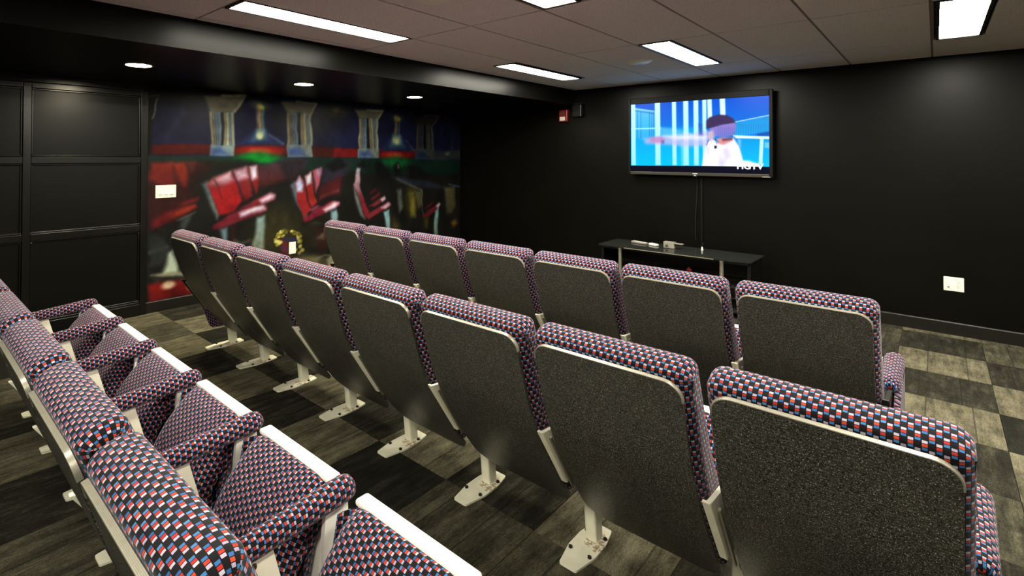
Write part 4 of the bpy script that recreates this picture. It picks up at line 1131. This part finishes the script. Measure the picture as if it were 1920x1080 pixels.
# ------------------------------------------------------------------ television
TVY = FRONT - .115
t = thing('television', 'large flat television showing a blue programme, hung on the black front wall', 'television', (-1.76, FRONT, 1.2))
t.location = (0, 0, 0)
q = MB()
x0, x1, z0, z1 = -2.442, -1.080, 1.200, 2.032
q.box(x0, -2.412, TVY - .008, TVY + .05, z0, z1, .004); q.box(-1.108, x1, TVY - .008, TVY + .05, z0, z1, .004)
q.box(-2.412, -1.108, TVY - .008, TVY + .05, 1.968, z1, .004)
q.build('bezel', plain('television_bezel', L(7, 7, 7), .45, spec=.15), t)
q = MB(); q.box(-2.412, -1.108, TVY - .012, TVY + .05, z0, 1.232, .004); bar = q.build('lower_bar', plain('tv_bar', L(52, 50, 43), .4, .2, spec=.3), t)
q = MB(); q.box(x0 + .03, x1 - .03, TVY + .03, FRONT - .028, z0 + .05, z1 - .05, .01); q.build('back_housing', M_BLACK, t)
q = MB(); q.box(-1.99, -1.53, FRONT - .030, FRONT - .0005, 1.40, 1.80); q.build('wall_mount', M_DARK, t)
SOFT = 1.0
scr = paint_mesh('screen', -2.412, -1.108, 1.232, 1.968, .0052, SCREEN, lambda a, b_: (a, TVY, b_), vcol_mat('lit_screen', emission=1.25), parent=t)
def text_mesh(name, body, size, mat, parent, M, thick=.0006, bold=0.0):
    cu_ = bpy.data.curves.new(name + '_curve', 'FONT'); cu_.body = body; cu_.size = size; cu_.extrude = thick; cu_.offset = bold
    cu_.align_x = 'CENTER'; cu_.align_y = 'CENTER'
    tmp = bpy.data.objects.new('tmp', cu_); col.objects.link(tmp)
    dg = bpy.context.evaluated_depsgraph_get(); dg.update()
    me = bpy.data.meshes.new_from_object(tmp.evaluated_get(dg)); me.name = name
    bpy.data.objects.remove(tmp)
    me.transform(M); me.materials.clear(); me.materials.append(mat)
    o = bpy.data.objects.new(name, me); col.objects.link(o); o.parent = parent
    return o
RX = Matrix.Rotation(math.pi / 2, 4, 'X')
M_TXT = emit('lit_white', (1, 1, 1), 1.25)
text_mesh('screen_lettering', 'HGTV', .074, M_TXT, scr, Matrix.Translation((-1.268, TVY - .0015, 1.300)) @ RX @ Matrix.Scale(1.12, 4, (1, 0, 0)), bold=.002)
M_LOGO = plain('white_print', L(225, 225, 220), .4)
q = MB(); q.box(-1.775, -1.728, TVY - .0128, TVY - .011, 1.2185, 1.2245); q.build('maker_mark', M_LOGO, bar)
q = MB()
q.plate([(-1.766, 1.1975), (-1.752, 1.2095), (-1.738, 1.1975), (-1.745, 1.1975), (-1.752, 1.2035), (-1.759, 1.1975)], 'y', TVY - .014, TVY - .006)
q.build('indicator_arrow', emit('lit_indicator', (1, 1, .95), 1.0), bar)
q = MB()
for k in range(5): q.box(-1.165 + k * .014, -1.157 + k * .014, TVY - .0128, TVY - .011, 1.2035, 1.2075)
q.build('small_marks', M_LOGO, bar)

q = MB(); q.box(-1.737, -1.713, FRONT - .014, FRONT - .0003, .10, 1.26, .004)
o = q.build('cable_cover', plain('cable_cover_black', L(4, 4, 4), .45, spec=.2), None)
tag(o, 'black vertical cable cover on the wall under the television', 'cable cover')
q = MB()
pts = [(-1.775 + .010 * math.sin(z * 7), FRONT - .012, z) for z in np.linspace(1.24, .53, 24)]
q.tube(pts, .004, 6); o = q.build('cable', plain('grey_cable', L(16, 15, 14), .5), None, smooth=True)
tag(o, 'thin dark cable hanging beside the cable cover below the television', 'cable')

# ------------------------------------------------------------------ glass television stand
t = thing('tv_stand', 'black glass television stand with silver posts under the television', 'tv stand', (-1.80, 5.35, 0))
q = MB()
gp = rounded([(-.68, -.26), (-.40, -.275), (.40, -.275), (.68, -.26), (.69, .22), (-.69, .22)], .03)
q.plate(gp, 'z', .490, .500); q.build('glass_top', M_GLASS, t)
q = MB(); q.box(-.40, .40, -.2770, -.2755, .491, .4985); q.build('edge_glint', M_RAIL, t)  # added grey strip, stands in for light caught along the glass front edge
q = MB(); q.plate(rounded([(-.60, -.23), (.60, -.23), (.60, .21), (-.60, .21)], .03), 'z', .262, .270); q.build('glass_shelf', M_GLASS, t)
q = MB(); q.plate(rounded([(-.64, -.25), (.64, -.25), (.64, .21), (-.64, .21)], .03), 'z', .050, .060); q.build('glass_shelf', M_GLASS, t)
for sx in (-1, 1):
    q = MB(); q.disc((sx * .455, -.235, .006), .017, .484, 16); q.disc((sx * .455, -.235, 0), .026, .010, 16); q.disc((sx * .455, -.235, .474), .022, .016, 16)
    q.build('post', M_SILVER, t, smooth=True)
    q = MB(); q.box(sx * .655 - .014, sx * .655 + .014, -.20, .20, 0, .490, .004); q.build('side_leg', M_STAND, t)
q = MB(); q.box(-.64, .64, .185, .205, .30, .47, .003); q.build('rear_rail', M_STAND, t)
q = MB(); q.box(-.66, .66, -.238, -.222, .468, .4895, .002); q.build('front_rail', M_STAND, t)

def box_thing(name, lab, cat, loc, parts, rz=0):
    t = thing(name, lab, cat, loc); t.rotation_euler.z = rz
    for pn, mat, bx in parts:
        q = MB(); q.box(*bx, .002); q.build(pn, mat, t)
    return t
M_GREYD = plain('grey_device', L(128, 126, 114), .4)
box_thing('disc_player', 'black disc player with a silver front edge on the stand shelf', 'disc player', (-1.77, 5.27, .2702),
          [('body', M_BLACK, (-.20, .20, -.13, .13, .004, .056)), ('silver_edge', M_SILVER, (-.19, .15, -.134, -.1305, .046, .052)), ('foot', M_DARK, (-.18, -.15, -.10, -.07, 0, .004)), ('foot', M_DARK, (.15, .18, -.10, -.07, 0, .004)), ('foot', M_DARK, (-.18, -.15, .07, .10, 0, .004)), ('foot', M_DARK, (.15, .18, .07, .10, 0, .004))])
box_thing('small_gadget', 'small red gadget on top of the disc player', 'gadget', (-1.66, 5.26, .3265), [('body', M_RED, (-.020, .020, -.014, .014, 0, .018)), ('stick', M_RED, (-.006, .006, -.005, .005, .018, .034))], .5)
def remote(lab, x, y, rz, ln, m1):
    t = thing('remote_control', lab, 'remote control', (x, y, .5003), 'remotes on the glass stand'); t.rotation_euler.z = rz
    q = MB(); q.box(-ln / 2, ln / 2, -.022, .022, 0, .018, .005); q.build('body', m1, t)
    q = MB()
    for k in range(7):
        for j in (-1, 0, 1): q.box(-ln * .4 + k * ln * .125, -ln * .4 + k * ln * .125 + .008, j * .012 - .004, j * .012 + .004, .018, .0205)
    q.build('buttons', M_LOGO, t)
remote('long grey remote control lying at the wall end of the glass stand', -2.185, 5.42, -.25, .17, M_GREYD)
remote('short white remote control beside the small receiver box', -2.035, 5.40, -.5, .10, M_PLW)
box_thing('receiver_box', 'small cream receiver box with a dark lens on the glass stand', 'receiver', (-1.865, 5.36, .5003),
          [('body', M_GREYD, (-.05, .05, -.03, .03, .002, .062)), ('lens', M_SLOT, (-.032, -.006, -.0325, -.030, .012, .036)), ('foot', M_DARK, (-.04, .04, -.02, .02, 0, .002)), ('top_lip', M_GREYD, (.05, .125, -.028, .020, .046, .054))])
t = thing('plug', 'white plug with a thin lead standing on the glass stand', 'plug', (-1.60, 5.45, .5003))
q = MB(); q.disc((0, 0, 0), .010, .034, 12, 'z', .007); q.build('body', M_PLW, t)
q = MB(); q.tube([(0, 0, .033), (.01, .01, .07), (-.01, .05, .06), (-.02, .10, .02), (-.02, .14, .006)], .0025, 6); q.build('lead', M_BLACK, t, smooth=True)

# ------------------------------------------------------------------ wall plates, alarm, ceiling discs
t = thing('switch_plate', 'white triple light switch plate on the painted wall', 'light switch', (LEFT + .0062, 1.765, 1.069))
q = MB(); q.box(0, .006, -.089, .089, -.0575, .0575, .003); pl = q.build('plate', M_PLW, t)
for k in (-1, 0, 1):
    q = MB(); q.box(.006, .0095, k * .048 - .017, k * .048 + .017, -.033, .033, .001); q.build('rocker', M_WHITE, t)
    q = MB(); q.box(.0095, .0102, k * .048 - .015, k * .048 + .015, -.032, -.028); q.build('dark_edge', M_SLOT, t)
    q = MB(); q.disc((.006, k * .048, -.046), .003, .001, 8, 'x'); q.build('screw', M_SLOT, t)
t = thing('blank_plate', 'plain white wall plate low on the painted popcorn tub', 'wall plate', (LEFT + .0062, 3.073, .398))
q = MB(); q.box(0, .006, -.041, .041, -.064, .064, .003); q.build('plate', M_PLW, t)
q = MB(); q.box(.006, .0072, -.017, .017, -.034, .034, .001); q.build('insert', M_WHITE, t)
t = thing('wall_outlet', 'white double wall plate with socket on the black wall above the aisle', 'wall outlet', (.097, FRONT - .0002, .397))
q = MB(); q.box(-.057, .057, -.006, 0, -.055, .055, .003); q.build('plate', M_PLW, t)
q = MB(); q.box(-.045, -.012, -.008, -.006, -.034, .034, .001); q.build('insert', M_PLW, t)
q = MB(); q.plate([(-.036, -.020), (-.022, -.020), (-.026, -.030), (-.032, -.030)], 'y', -.0090, -.008); q.build('jack_hole', M_SLOT, t)
for zc in (.017, -.017):
    q = MB(); q.plate(rounded([(.008, zc - .014), (.040, zc - .014), (.040, zc + .014), (.008, zc + .014)], .008), 'y', -.0078, -.006); so = q.build('socket', M_PLW, t)
    q = MB(); q.box(.0165, .0185, -.0084, -.0078, zc + .001, zc + .009); q.box(.0290, .0310, -.0084, -.0078, zc + .001, zc + .009); q.disc((.024, -.0084, zc - .007), .003, .0006, 8, 'y')
    q.build('slots', M_SLOT, so)
t = thing('fire_alarm', 'red fire alarm strobe high on the black front wall', 'fire alarm', (-3.285, FRONT - .0002, 1.895))
q = MB(); q.box(-.058, .058, -.050, 0, -.075, .075, .008); q.build('body', M_RED, t)
q = MB(); q.box(-.034, .034, -.072, -.050, -.064, -.012, .008); q.build('strobe_lens', plain('clear_lens', L(225, 222, 210), .12), t)
q = MB()
for k in range(4): q.box(-.03, .03, -.0515, -.050, .012 + k * .012, .018 + k * .012)
q.build('sounder_slots', M_SLOT, t)
t = thing('wall_speaker', 'small black speaker high in the corner, right of the red alarm', 'speaker', (-3.085, FRONT - .0002, 1.955))
q = MB(); q.box(-.060, .060, -.085, -.020, -.085, .062, .008); q.build('cabinet', M_BLACK, t)
q = MB(); q.box(-.020, .020, -.030, 0, -.025, .025, .003); q.build('wall_bracket', M_DARK, t)
q = MB(); q.disc((0, -.0858, -.02), .042, .001, 20, 'y'); q.build('grille', M_DARK, t)
q = MB(); q.box(-.050, .075, -.095, -.01, .066, .076, .002); q.build('top_plate', M_DARK, t)
def ceil_disc(lab, x, y):
    t = thing('ceiling_speaker', lab, 'ceiling speaker', (x, y, CEIL))
    q = MB(); q.disc((0, 0, -.014), .085, .014, 32, 'z', .110); q.build('rim', M_PLW, t, smooth=True)
    q = MB(); q.disc((0, 0, -.018), .060, .004, 28, 'z', .072); q.build('grille', M_PLW, t, smooth=True)
ceil_disc('round white ceiling disc between the two lights near the television', -1.80, 4.46)
ceil_disc('round ceiling disc cut by the top edge of the picture', -1.835, 1.93)
